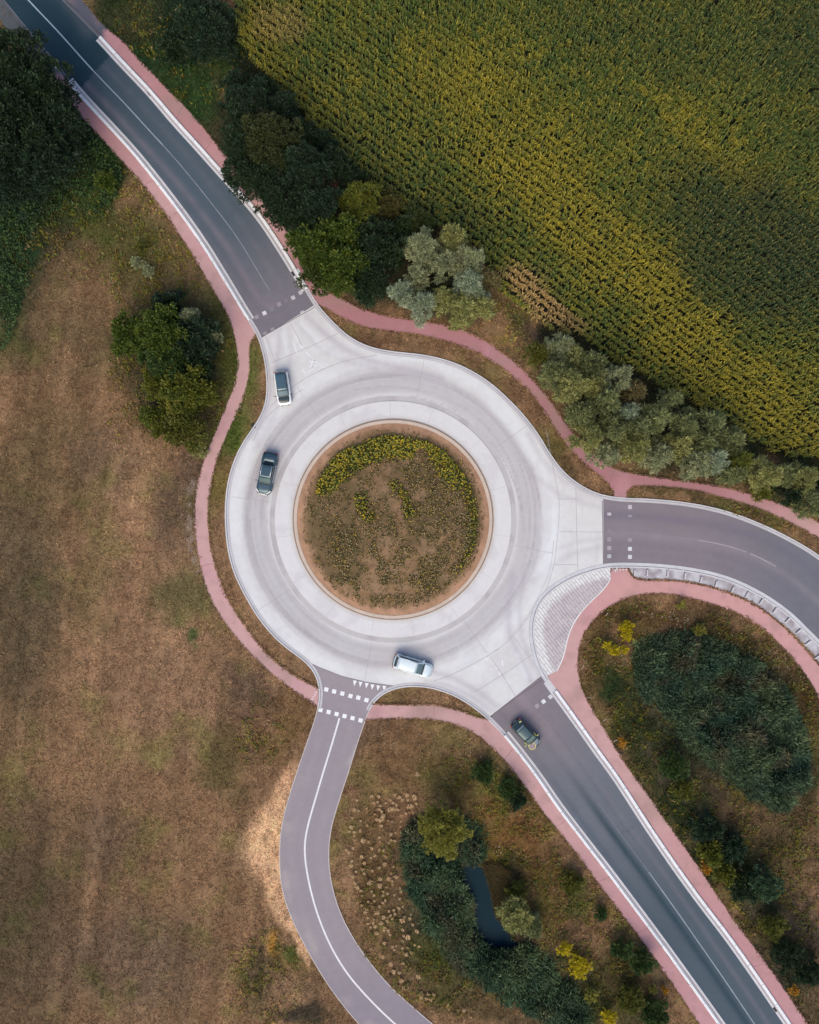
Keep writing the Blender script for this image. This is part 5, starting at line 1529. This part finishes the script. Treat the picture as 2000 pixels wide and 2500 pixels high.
for j in range(NL):
    a = a0 + (np.pi if j % 2 else 0) + rng.normal(0, .45, n)
    f = (j + 1) / NL
    zb = hgt * (.35 + .6 * f)
    L = rng.uniform(.36, .66, n) * (1.1 - .4 * f)
    up = rng.uniform(.12, .34, n) * (.6 + .7 * f)
    w = rng.uniform(.07, .11, n) * .5
    c_, s_ = np.cos(a), np.sin(a)
    def pt(t, z, side): return np.stack([x + c_ * L * t - s_ * w * side, y + s_ * L * t + c_ * w * side, z], -1)
    V = np.stack([pt(.02, zb, 1), pt(.02, zb, -1), pt(.5, zb + up, -1.1), pt(.5, zb + up, 1.1), pt(1.0, zb + up * rng.uniform(-.5, .5, n), 0)], 1)
    vb = b + np.arange(n) * 5
    Fs.append(np.concatenate([np.stack([vb, vb + 1, vb + 2], -1), np.stack([vb, vb + 2, vb + 3], -1), np.stack([vb + 3, vb + 2, vb + 4], -1)]))
    lc = C * rng.uniform(.6, 1.45, (n, 1))
    Vs.append(V.reshape(-1, 3)); Cs.append(np.repeat(lc, 5, 0)); b += n * 5
# tassels
for j in range(3):
    a = rng.uniform(0, 2 * np.pi, n); L = rng.uniform(.1, .24, n); w = .022
    c_, s_ = np.cos(a), np.sin(a)
    V = np.stack([np.stack([x - s_ * w, y + c_ * w, hgt * .95], -1), np.stack([x + s_ * w, y - c_ * w, hgt * .95], -1), np.stack([x + c_ * L, y + s_ * L, hgt + .28], -1)], 1)
    vb = b + np.arange(n) * 3
    Fs.append(np.stack([vb, vb + 1, vb + 2], -1)); Vs.append(V.reshape(-1, 3)); Cs.append(np.repeat(np.broadcast_to(D(176, 158, 84), (n, 3)) * rng.uniform(.7, 1.2, (n, 1)), 3, 0)); b += n * 3
# stalks
w = .03
for dx, dy in ((w, 0), (0, w)):
    V = np.stack([np.stack([x - dx, y - dy, x * 0], -1), np.stack([x + dx, y + dy, x * 0], -1), np.stack([x, y, hgt], -1)], 1)
    vb = b + np.arange(n) * 3
    Fs.append(np.stack([vb, vb + 1, vb + 2], -1)); Vs.append(V.reshape(-1, 3)); Cs.append(np.repeat(C * .7, 3, 0)); b += n * 3
o = raw_mesh("maize_crop", np.concatenate(Vs), np.concatenate(Fs), np.concatenate(Cs), M_maize)
tag(o, "field of green and yellowing maize in slanting rows, filling the upper right", "maize", kind="stuff")
print("maize plants", n)

# ------------------------------------------------------------------ pale dry tufts on the bank beside the south road
seedpts = [(922, 1957), (952, 1974), (925, 1975), (936, 1990), (972, 1976), (931, 1998), (1000, 1966), (1019, 1888), (866, 2030), (858, 2018), (1012, 1945), (995, 1940), (943, 2090), (890, 2105), (887, 2050),
           (958, 2150), (950, 2143), (903, 2152), (873, 2165), (928, 2160), (964, 2230), (983, 2245), (921, 2225), (952, 2280), (996, 2285), (1018, 2272), (958, 2310), (935, 2334), (939, 2300), (984, 2350), (961, 2370),
           (1022, 2382), (980, 2392), (1045, 2425), (1096, 2462), (983, 2393), (912, 2252), (885, 2120), (900, 2200), (885, 2186), (946, 2180), (1003, 2232), (920, 2276), (905, 2262), (938, 2270)]
tp = [(828, 2150)] * 0
qq = random.Random(8)
tuft_poly = [(870, 1950), (960, 1925), (1030, 1960), (985, 2010), (965, 2060), (965, 2120), (985, 2190), (1010, 2260), (1030, 2310), (990, 2370), (960, 2380), (925, 2310), (885, 2240), (865, 2180), (855, 2110), (835, 2070), (850, 2010)]
tuft_pts = list(seedpts)
while len(tuft_pts) < 165:
    a, b_ = qq.uniform(835, 1040), qq.uniform(1900, 2420)
    if inside(np.array([a]), np.array([b_]), tuft_poly)[0] and min((a - p_[0]) ** 2 + (b_ - p_[1]) ** 2 for p_ in tuft_pts) > 60: tuft_pts.append((a, b_))
for _ in range(14):
    t = qq.random(); tuft_pts.append((960 + t * 190 + qq.uniform(-12, 12), 2390 + t * 90 + qq.uniform(-10, 10)))
tuft_meshes = []
for v_ in range(5):
    q2 = np.random.default_rng(900 + v_); n_ = 70
    d = unit(q2.normal(size=(n_, 3)) * [1, 1, .5] + [0, 0, .7])
    P = d * q2.uniform(.02, .16, (n_, 1)) * [1, 1, 1.1] + [0, 0, .12]
    V, F, CC = leaf_cards(P, d + q2.normal(size=(n_, 3)) * .3, q2.normal(size=(n_, 3)) * .5 + [0, 0, 1], q2.uniform(.08, .16, n_), q2.uniform(.04, .07, n_), D(238, 204, 160) * q2.uniform(.8, 1.15, (n_, 1)))
    o = raw_mesh("dry_tuft", V, F, CC, M_grass, link=False); tuft_meshes.append(o.data); bpy.data.objects.remove(o)
for i, (a, b_) in enumerate(tuft_pts):
    o = bpy.data.objects.new("dry_tuft", tuft_meshes[i % 5]); col.objects.link(o)
    sc = qq.uniform(.5, 1.0) * (1.7 if i < 34 else 1.2)
    o.location = (*W(a, b_), .06); o.rotation_euler = (0, 0, qq.uniform(0, 6)); o.scale = (sc * qq.uniform(.8, 1.2), sc, sc)
    tag(o, "small pale dry tuft on the grass bank between south road and pond", "tuft", "pale dry tufts scattered between the south road and the pond reeds")

# ------------------------------------------------------------------ cars
M_tyre = mat_plain("tyre_rubber", (.015, .015, .016), .85, noise=.15)
M_rim = mat_plain("alloy_rim", (.35, .36, .38), .35, .9, noise=.05)
M_chrome = mat_plain("bright_trim", (.75, .77, .8), .25, .6, noise=.05)
M_blackpl = mat_plain("black_plastic", (.018, .022, .026), .5, noise=.2)
M_glass = mat_plain("dark_window_glass", (.012, .03, .036), .06, 0, .8, noise=.05)
M_screen = mat_plain("windscreen_glass", (.085, .135, .14), .12, 0, .8, noise=.06)  # pale teal base carries the sky's reflection
M_lamp = mat_plain("headlight_glass", (.72, .74, .76), .15, 0, .6, noise=.03)
M_red = mat_plain("tail_light_red", (.35, .02, .02), .2, 0, .6, noise=.05)
M_yellow = mat_plain("yellow_film", (.55, .52, .12), .5, noise=.06)
M_rose = mat_plain("mauve_disc", (.25, .19, .20), .6, noise=.08)
M_plate = mat_plain("number_plate", (.7, .7, .68), .5, noise=.03)


def paint(name, c, metal=.3, rough=.3): return mat_plain(name, c, rough, metal, .5, coat=.8, noise=.03, nscale=3)


def loft(rings, closed_ends=True):
    m = MB(); k = len(rings[0])
    for r in rings: m.v += [tuple(p) for p in r]
    for i in range(len(rings) - 1):
        for j in range(k - 1):
            a = i * k + j; m.f.append([a, a + k, a + k + 1, a + 1])
    if closed_ends:
        m.f.append(list(range(k))); m.f.append([(len(rings) - 1) * k + j for j in reversed(range(k))])
    return m


def quad_panel(m, pts, inset=0.0, nu=4, nv=1, bulge=0.0, nrm=(0, 0, 1), th=0.0):
    """a gently curved panel over four corners a,b,c,d"""
    a, b, c, d = [Vector(p) for p in pts]; N = Vector(nrm).normalized()
    base = len(m.v)
    for i in range(nv + 1):
        for j in range(nu + 1):
            u = inset + (1 - 2 * inset) * j / nu; v = inset + (1 - 2 * inset) * i / nv
            p = (a.lerp(b, u)).lerp(d.lerp(c, u), v) + N * bulge * (1 - (2 * j / nu - 1) ** 2) + N * th
            m.v.append(tuple(p))
    for i in range(nv):
        for j in range(nu):
            q_ = base + i * (nu + 1) + j
            m.f.append([q_, q_ + 1, q_ + nu + 2, q_ + nu + 1])


def car(px, py, heading, L, Wd, body_m, deck_m, roof_m, label, cat, P, name="car"):
    """x forward, y left. P: stations of the shape"""
    hz = 0.062
    x0, y0 = Wz(px, py, .7)
    e = empty(name, (x0, y0, hz), math.radians(heading)); tag(e, label, cat, "cars on the roads")
    hw = Wd / 2; hl = L / 2
    wr = P.get('wheel_r', .31); xf = P['xf']; xr = P['xr']
    belt = P['belt']; hood = P['hood']; tail = P['tail']; zr = P['roof']
    ws0, ws1, rw1, rw0 = P['ws0'], P['ws1'], P['rw1'], P['rw0']       # windscreen foot, windscreen top, rear window top, rear window foot
    # body: rings from tail to nose
    st = []
    for t in np.linspace(0, 1, 25):
        x = -hl + L * t
        en = min(1, (1 - t) / .17); er = min(1, t / .10)
        w = hw * (1 - P.get('nose', .24) * (1 - en) ** 2.2) * (1 - .10 * (1 - er) ** 2)
        low = .20 + .10 * max(0, (.06 - t) / .06, (t - .94) / .06)
        if x > ws0: zt = belt + (hood - belt) * ((x - ws0) / (hl - ws0)) ** 1.6
        elif x < rw0: zt = tail + (belt - tail) * ((x + hl) / (rw0 + hl + 1e-6)) ** .5
        else: zt = belt
        zt -= .12 * (1 - en) ** 3 + .08 * (1 - er) ** 3
        if t < .001 or t > .999: zt -= .05
        half = [(w * .86, low), (w * .97, low + .12), (w, .50), (w * .985, .66), (w * .95, zt - .07), (w * .88, zt - .012), (w * .6, zt + .012), (w * .3, zt + .022), (0, zt + .025)]
        ring = [(x, y, z) for y, z in half] + [(x, -y, z) for y, z in half[-2::-1]]
        st.append(ring)
    # flat nose and tail roundness in plan
    for r, s, kk in ((st[0], -1, .10), (st[-1], 1, .16), (st[1], -1, .04), (st[-2], 1, .08)):
        for i, (x, y, z) in enumerate(r): r[i] = (x - s * kk * (abs(y) / hw) ** 2.5, y, z)
    m = loft(st)
    b = m.build("body", body_m, e, smooth=True)
    # wheel arches and wheels
    for xw in (xf, xr):
        for s in (1, -1):
            a = MB(); n = 14
            for k in range(n + 1):
                t = math.pi * k / n
                for rr in (wr + .02, wr + .085):
                    a.v.append((xw + rr * math.cos(t), s * (hw + .004), max(.2, wr + rr * math.sin(t)) if k not in (0, n) else .22))
            for k in range(n): a.f.append([2 * k, 2 * k + 1, 2 * k + 3, 2 * k + 2])
            for k in range(n + 1):
                xx, yy, zz = a.v[2 * k + 1]; a.v.append((xx, s * (hw - .05), zz))
            for k in range(n): a.f.append([2 * k + 1, 2 * (n + 1) + k, 2 * (n + 1) + k + 1, 2 * k + 3])
            a.build("wheel_arch", P.get('arch', M_blackpl), e)
            w = MB(); w.tube((xw, s * (hw - .22), wr), (xw, s * (hw - .005), wr), wr, wr, 24)
            wo = w.build("wheel", M_tyre, e, bevel=.03)
            r_ = MB(); r_.ring((0, 0, 0), .0, wr * .2, 0, .012, 10)
            for k in range(5):
                t = k * 2 * math.pi / 5; r_.box((math.cos(t) * wr * .38, math.sin(t) * wr * .38, .006), (wr * .6, .05, .012), t)
            r_.ring((0, 0, 0), wr * .62, wr * .7, 0, .014, 20)
            ro = r_.build("rim", M_rim, wo)
            ro.matrix_local = __import__('mathutils').Matrix.Translation((xw, s * (hw - .004), wr)) @ __import__('mathutils').Matrix.Rotation(-s * math.pi / 2, 4, 'X')
    # cabin: pillars and frame in body colour, glass slightly proud
    rwid = hw * P.get('rw', .74); bw = hw * P.get('bw', .86)
    def lv(x, z):  # half width of cabin at height
        return bw + (rwid - bw) * (z - belt) / (zr - belt)
    zf = zr - P.get('drop', .02)
    B = [(ws0, bw * .93, belt + .01), (ws0 - (ws0 - ws1) * .25, bw, belt), (rw0 + .15, bw, belt), (rw0, bw * .94, belt + .01)]
    Tt = [(ws1, rwid * .96, zf), (ws1 - .12, rwid, zr - .01), (rw1 + .12, rwid * .98, zr - .01), (rw1, rwid * .93, zr - .05)]
    cab = MB()
    prof = []
    for (x, y, z), (X_, Y_, Z_) in zip(B, Tt): prof.append(((x, y, z), (X_, Y_, Z_)))
    ring_b = [p_[0] for p_ in prof] + [(x, -y, z) for (x, y, z), _ in prof[::-1]]
    ring_t = [p_[1] for p_ in prof] + [(x, -y, z) for _, (x, y, z) in prof[::-1]]
    n = len(ring_b)
    cab.v = ring_b + ring_t
    for i in range(n): j = (i + 1) % n; cab.f.append([i, j, n + j, n + i])
    cab.build("cabin_frame", P.get('frame', body_m), e, bevel=.025)
    # windscreen
    m = MB(); a_, b_ = B[0], Tt[0]
    nrm = Vector((b_[2] - a_[2], 0, a_[0] - b_[0])).normalized()
    quad_panel(m, [(a_[0], a_[1], a_[2]), (a_[0], -a_[1], a_[2]), (b_[0], -b_[1], b_[2]), (b_[0], b_[1], b_[2])], .06, 8, 3, .05, nrm, .012)
    m.build("windscreen", M_screen, e, smooth=True)
    m = MB(); quad_panel(m, [(a_[0] + .10, a_[1] * .95, a_[2] + .0), (a_[0] + .10, -a_[1] * .95, a_[2] + .0), (a_[0] - .03, -a_[1] * .95, a_[2] + .05), (a_[0] - .03, a_[1] * .95, a_[2] + .05)], 0, 8, 1, .05, (.3, 0, 1), .03)
    m.build("wiper_cowl", M_blackpl, e, smooth=True)
    m = MB()
    m.tube((a_[0] - .02, .35, a_[2] + .09), (a_[0] - .3, -.12, a_[2] + .26), .012, .008, 5); m.tube((a_[0] - .02, -.1, a_[2] + .10), (a_[0] - .28, -.5, a_[2] + .24), .012, .008, 5)
    m.build("wipers", M_blackpl, e)
    # rear window
    m = MB(); a_, b_ = B[3], Tt[3]
    nrm = Vector((-(b_[2] - a_[2]), 0, b_[0] - a_[0])).normalized()
    quad_panel(m, [(a_[0], -a_[1], a_[2]), (a_[0], a_[1], a_[2]), (b_[0], b_[1], b_[2]), (b_[0], -b_[1], b_[2])], .07, 8, 2, .04, nrm, .012)
    m.build("rear_window", M_glass, e, smooth=True)
    # side windows, front and rear, with a pillar between
    for s in (1, -1):
        xm = (ws1 + rw1) / 2 + .05
        for x_a, x_b, xa_t, xb_t in ((B[1][0] - .06, xm + .03, Tt[1][0] - .02, xm + .03), (xm - .04, rw0 + .22, xm - .04, rw1 + .2)):
            m = MB(); N = Vector((0, s * (zr - belt), bw - rwid)).normalized()
            quad_panel(m, [(x_a, s * lv(0, belt + .03), belt + .03), (x_b, s * lv(0, belt + .03), belt + .03), (xb_t, s * lv(0, zr - .08), zr - .08), (xa_t, s * lv(0, zr - .08), zr - .08)], 0, 3, 2, .01, N, .012)
            m.build("side_window", M_glass, e, smooth=True)
        # door handles, mirrors
        m = MB(); m.box((xm + .12, s * (hw + .008), .78), (.16, .025, .03)); m.box((xm - .72, s * (hw + .006), .80), (.16, .025, .03)); m.build("door_handles", P.get('handle', M_blackpl), e)
        m = MB(); xm2 = B[1][0] + .05
        m.box((xm2, s * (hw + .02), belt + .03), (.07, .14, .03)); m.box((xm2 - .01, s * (hw + .13), belt + .07), (.10, .2, .12), s * .18)
        m.build("wing_mirror", P.get('mirror', body_m), e, bevel=.02)
    # roof
    rings = []
    for t in np.linspace(0, 1, 9):
        x = rw1 + (ws1 - rw1) * t; w = rwid * (.93 + .07 * min(1, t / .15)) * (1 - .04 * max(0, (t - .8) / .2))
        z = zr - .05 * (1 - min(1, t / .2)) ** 2 - P.get('drop', .02) * max(0, (t - .75) / .25) ** 2
        rings.append([(x - .03 * (abs(k) ** 2), w * k * .985, z + .035 * (1 - k * k) - .008) for k in (-1, -.85, -.5, 0, .5, .85, 1)])
    m = loft(rings, False); ro = m.build("roof", roof_m, e, smooth=True)
    sm = ro.modifiers.new("solid", 'SOLIDIFY'); sm.thickness = .03; sm.offset = 1
    if P.get('sunroof'):
        m = MB(); quad_panel(m, [(ws1 - .18, rwid * .72, zr + .045), (ws1 - .18, -rwid * .72, zr + .045), (ws1 - .95, -rwid * .72, zr + .05), (ws1 - .95, rwid * .72, zr + .05)], 0, 4, 1, .012); m.build("sunroof", P['sunroof'], e, smooth=True)
    m = MB(); m.tube((rw1 + .25, 0, zr + .02), (rw1 + .12, 0, zr + .12), .018, .008, 6); m.build("aerial", M_blackpl, e)
    # bonnet
    rings = []
    for t in np.linspace(0, 1, 9):
        x = ws0 + .10 + (hl - P.get('bon_end', .20) - ws0 - .10) * t
        zt = belt + (hood - belt) * ((x - ws0) / (hl - ws0)) ** 1.6
        en = min(1, (1 - (x + hl) / L) / .17); zt -= .12 * (1 - en) ** 3
        w = hw * P.get('bon_w', .76) * (1 - P.get('nose', .24) * 1.15 * (1 - en) ** 1.7)
        rings.append([(x - .10 * (abs(k) ** 3) * t, w * k, zt + .030 + .018 * (1 - k * k)) for k in (-1, -.8, -.4, 0, .4, .8, 1)])
    m = loft(rings, False); bo = m.build("bonnet", deck_m, e, smooth=True)
    sm = bo.modifiers.new("solid", 'SOLIDIFY'); sm.thickness = .03; sm.offset = -1
    # lamps, bumpers, plates
    for s in (1, -1):
        m = MB(); yy = hw * (1 - P.get('nose', .24) * .65)
        lp = P.get('lamp', (.30, .12))
        quad_panel(m, [(hl - .12, s * yy * .62, hood - .10), (hl - .16 - lp[0], s * (hw * .93), hood - .04), (hl - .19 - lp[0], s * (hw * .80), hood + .03), (hl - .16, s * yy * .52, hood + .015)], 0, 4, 1, .03, (.4, s * .4, 1), .035)
        m.build("headlight", M_lamp, e, smooth=True)
        m = MB(); m.box((-hl + .07, s * hw * .80, tail - .22), (.12, hw * .28, .2)); m.build("tail_light", M_red, e, bevel=.02)
    m = MB(); m.box((hl - .04, 0, .33), (.12, hw * 1.15, .16)); m.box((-hl + .02, 0, .33), (.12, hw * 1.5, .18)); m.build("bumper", P.get('bumper', M_blackpl), e, bevel=.03)
    m = MB(); m.box((hl + .022, 0, .42), (.012, .5, .11)); m.box((-hl - .045, 0, .5), (.012, .5, .11)); m.build("number_plate", M_plate, e)
    return e, dict(rw=rwid, zr=zr, hw=hw, hl=hl, ws1=ws1, rw1=rw1, belt=belt)


white = paint("white_paint", (.74, .76, .78), 0, .35)
dkroof = paint("dark_teal_roof", (.05, .10, .13), .2, .3)
dkhood = paint("black_bonnet", (.012, .028, .036), .2, .3)
navy = paint("dark_blue_paint", (.035, .075, .10), .35, .3)
silver = paint("silver_paint", (.58, .66, .70), .25, .35)
sbody = paint("dark_grey_green_paint", (.045, .065, .068), .4, .3)
sroof = paint("dark_teal_paint", (.035, .075, .085), .3, .3)
silver2 = paint("grey_front_paint", (.16, .20, .22), .4, .35)

car(690.5, 948, -82, 4.15, 1.78, white, dkhood, dkroof, "small white hatchback with a dark roof and dark bonnet entering from the north-west arm", "car",
    dict(xf=1.25, xr=-1.28, belt=.92, hood=.80, tail=.95, roof=1.46, ws0=1.02, ws1=.38, rw1=-1.72, rw0=-1.96, nose=.20, bon_w=.74, bon_end=.24, rw=.70, bw=.78, frame=dkhood, mirror=M_blackpl, lamp=(.22, .1)), "hatchback_car")
e, g2 = car(652.5, 1156, -101, 5.15, 1.90, navy, navy, navy, "dark blue pickup with bright roof rails on the west side of the roundabout", "pickup truck",
            dict(xf=1.55, xr=-1.55, belt=1.05, hood=.98, tail=1.05, roof=1.72, ws0=1.15, ws1=.52, rw1=-.98, rw0=-1.12, nose=.26, wheel_r=.37, rw=.76, lamp=(.36, .12)), "pickup_truck")
# flat load cover, roof rails, side rail
m = MB(); quad_panel(m, [(-1.2, -.78, 1.10), (-1.2, .78, 1.10), (-2.48, .74, 1.07), (-2.48, -.74, 1.07)], 0, 6, 2, .03); o = m.build("load_cover", navy, e, smooth=True)
sm = o.modifiers.new("solid", 'SOLIDIFY'); sm.thickness = .03
for s in (1, -1):
    m = MB(); pts = [(-.95, s * .60, 1.70), (-.85, s * .60, 1.80), (.35, s * .60, 1.80), (.45, s * .60, 1.70)]
    for a_, b_ in zip(pts[:-1], pts[1:]): m.tube(a_, b_, .032, .032, 8)
    m.build("roof_rail", M_chrome, e, smooth=True)
    m = MB(); m.box((-.1, s * .91, 1.03), (2.1, .03, .03)); m.build("window_trim", M_chrome, e)
m = MB(); m.box((2.56, 0, .78), (.05, 1.0, .16)); m.build("grille", M_chrome, e, bevel=.02)
m = MB(); m.box((-2.6, 0, .86), (.05, .3, .05)); m.build("tailgate_handle", M_blackpl, e)

e, g3 = car(1008.5, 1626, -17.5, 4.85, 1.84, silver, silver, silver, "silver estate car on the south side of the roundabout", "car",
            dict(xf=1.45, xr=-1.42, belt=.94, hood=.80, tail=.98, roof=1.46, ws0=1.22, ws1=.46, rw1=-1.95, rw0=-2.25, nose=.28, bon_w=.84, bon_end=.12, rw=.75, sunroof=silver, lamp=(.26, .1)), "estate_car")
for s in (1, -1):
    m = MB(); pts = [(-1.85, s * .655, 1.45), (-1.75, s * .655, 1.52), (.2, s * .66, 1.52), (.3, s * .66, 1.46)]
    for a_, b_ in zip(pts[:-1], pts[1:]): m.tube(a_, b_, .02, .02, 8)
    m.build("roof_rail", M_chrome, e, smooth=True)

e, g4 = car(1285, 1792.5, -47, 4.0, 1.74, sbody, silver2, sroof, "dark car with yellow mirrors and a round yellow-rimmed disc on its bonnet", "car",
            dict(xf=1.22, xr=-1.25, belt=.92, hood=.78, tail=.90, roof=1.45, ws0=1.05, ws1=.35, rw1=-1.25, rw0=-1.78, nose=.34, bon_w=.80, bon_end=.18, rw=.72, mirror=M_yellow, lamp=(.24, .1)), "small_car")
m = MB(); m.ring((0, 0, 0), .0, .40, -.03, .05, 28); o = m.build("bonnet_disc", M_rose, e); o.location = (1.46, -.42, .905); o.rotation_euler = (0, math.radians(7), 0)
m = MB(); m.ring((0, 0, 0), .395, .46, -.03, .065, 28); o = m.build("disc_rim", M_yellow, o)
for pts in (((.42, .80, .93), (.86, .80, .90)), ((.52, -.79, .93), (.92, -.79, .90))):
    m = MB(); m.tube(pts[0], pts[1], .05, .045, 6); m.build("yellow_door_trim", M_yellow, e)
m = MB(); m.box((-1.66, .52, 1.06), (.26, .26, .03), .3); m.build("yellow_corner_marker", M_yellow, e, bevel=.01)
m = MB(); quad_panel(m, [(-1.32, -.52, 1.465), (-1.32, .52, 1.465), (-1.16, .54, 1.49), (-1.16, -.54, 1.49)], 0, 4, 1, .02, (0, 0, 1), .02); m.build("rear_spoiler", silver2, e, smooth=True)

# ------------------------------------------------------------------ small street things
M_conc2 = mat_plain("divider_concrete", D(206, 202, 208), .85, noise=.12, nscale=4, bump=.2)
dv = [(1549, 1399, 3), (1580, 1398, 3), (1630, 1399, 4), (1672, 1405, 8), (1711, 1415, 14), (1748, 1425, 18), (1788, 1439, 24), (1823, 1452, 28), (1858, 1468, 32), (1891, 1490, 36), (1922, 1514, 42), (1949, 1541, 48), (1972, 1569, 52), (1995, 1603, 55)]
where = ["nearest the path stub", "second from the path stub", "third from the path stub", "fourth from the path stub", "fifth from the path stub", "sixth from the path stub", "in the middle, seventh from the path stub",
         "in the middle, eighth from the path stub", "sixth from the right edge", "fifth from the right edge", "fourth from the right edge", "third from the right edge", "second from the right edge", "last before the right edge of the photo"]
d0 = None
for i, (x, y, a) in enumerate(dv):
    if d0 is None:
        d0 = empty("concrete_divider", (0, 0, 0))
        m = MB(); m.box((0, 0, .1), (.20, .80, .2), 0, .86); m.build("slab", M_conc2, d0, bevel=.02)
        m = MB(); m.box((-.135, 0, .03), (.05, .8, .06)); m.build("dark_slot", mat_plain("dark_slot_grey", (.12, .11, .12), .9, noise=.2), d0)  # dark grey strip along one side of the slab
        d = d0
    else:
        d = d0.copy(); col.objects.link(d)
        for ch in list(d0.children):
            c_ = ch.copy(); col.objects.link(c_); c_.parent = d
    d.location = (*W(x, y), .06); d.rotation_euler = (0, 0, -math.radians(a))
    tag(d, "short pale concrete divider across the grey strip, " + where[i], "divider", "concrete dividers between the east road and the red path")

# traffic sign and sign post at the road mouths
M_pole = mat_plain("galvanised_pole", (.45, .47, .48), .5, .6, noise=.08)
M_sign = mat_plain("pale_sign_plate", (.72, .82, .80), .4, noise=.03)
M_back = mat_plain("sign_back", (.12, .15, .17), .6, noise=.05)


def sign(x, y, h, w, hh, rz, m_, label, tilt=0.0):
    e = empty("road_sign", (*W(x, y), 0.05), rz); tag(e, label, "road sign", "road signs at the road mouths")
    m = MB(); m.tube((0, 0, -.1), (0, 0, h), .035, .035, 10); m.ring((0, 0, 0), .03, .09, 0, .04, 12); m.build("pole", M_pole, e)
    m = MB(); m.box((0, .05, 0), (w, .03, hh)); o = m.build("sign_plate", m_, e, bevel=.01); o.location = (0, 0, h - hh / 2); o.rotation_euler = (tilt, 0, 0)
    m = MB(); m.box((0, .02, 0), (w * .8, .03, .04)); o = m.build("bracket", M_back, e); o.location = (0, 0, h - hh / 2 - .1)
    return e


sign(1496.5, 1388, 2.2, .62, .62, math.radians(65), M_sign, "pale road sign on a pole beside the path mouth south of the east road", math.radians(-24))
sign(733, 671, 1.9, .5, .5, math.radians(-57), M_sign, "road sign half hidden by twigs at the end of the upper white kerb", math.radians(-14))
sign(690, 550, 2.3, .55, .55, math.radians(150), M_back, "dark-backed sign at the hedge edge beside the upper path")
sign(154, 186, 2.2, .4, .4, math.radians(40), M_sign, "small white sign under the dark trees where the left kerb begins", math.radians(-20))

# drain grates set in the gutters
M_iron = mat_plain("cast_iron", (.03, .03, .035), .7, .4, noise=.2)
gr0 = None
for x, y, a, lab in ((717, 668, -58, "dark drain grate in the gutter near the mouth of the north-west road"), (1893, 2463, -56, "dark drain grate in the gutter near the bottom of the south-east road"),
                     (366, 228, -52, "small dark drain grate in the gutter high on the north-west road"), (619, 1040, 120, "drain grate in the gutter beside the green verge west of the roundabout")):
    if gr0 is None:
        gr0 = empty("drain_grate", (0, 0, 0)); m = MB(); m.ring((0, 0, 0), .0, .01, 0, .001, 4)
        m = MB(); m.box((0, .19, .004), (.62, .04, .012)); m.box((0, -.19, .004), (.62, .04, .012)); m.box((.29, 0, .0035), (.04, .34, .011)); m.box((-.29, 0, .0035), (.04, .34, .011)); m.build("frame", M_iron, gr0)
        m = MB()
        for k in range(8): m.box((-.24 + k * .068, 0, .002), (.035, .35, .010))
        m.build("bars", M_iron, gr0)
        m = MB(); m.box((0, 0, -.004), (.56, .36, .006)); m.build("pit", M_blackpl, gr0)
        d = gr0
    else:
        d = gr0.copy(); col.objects.link(d)
        for ch in list(gr0.children):
            c_ = ch.copy(); col.objects.link(c_); c_.parent = d
    d.location = (*W(x, y), .078); d.rotation_euler = (0, 0, math.radians(a)); tag(d, lab, "drain grate", "drain grates in the gutters")

# leaning stakes and a fallen post beside the east path
M_wood = mat_plain("weathered_wood", (.42, .36, .30), .85, noise=.2, nscale=12)
M_dpost = mat_plain("dark_post", (.02, .02, .024), .7, noise=.2)
for x, y, a, lab in ((1479, 1501, 115, "pale wooden stake leaning at the upper left of the grass oval"), (1421, 1629, 112, "short pale stake beside the middle of the east path"),
                     (1437, 1702, 178, "short pale stake lying towards the path below the middle one"), (1474, 1758, 118, "pale stake beside the path near the dark car"), (1500, 1808, 130, "lowest pale stake, by the orange bush")):
    e = empty("wooden_stake", (*W(x, y), -.02), math.radians(-a + 180)); tag(e, lab, "stake", "wooden stakes along the east path")
    m = MB(); m.tube((-.3, 0, -.1), (.35, 0, .62), .035, .03, 6); m.tube((.35, 0, .62), (.37, 0, .64), .03, .005, 6); m.build("post", M_wood, e)
e = empty("marker_post", (*W(1514, 1838), .07), math.radians(-22)); tag(e, "dark post fallen across the edge of the path below the orange bush", "post")
m = MB(); m.tube((-.26, 0, .06), (.26, 0, .07), .06, .05, 8); m.tube((-.26, 0, .06), (-.3, 0, .06), .06, .03, 8); m.build("post", M_dpost, e)
m = MB(); m.box((.30, 0, .07), (.10, .16, .03)); m.build("foot_plate", M_dpost, e)
for o in list(bpy.data.objects):
    if o.type == 'MESH' and o.parent is None and not o.get("kind") and not o.get("label"): print("UNTAGGED", o.name)
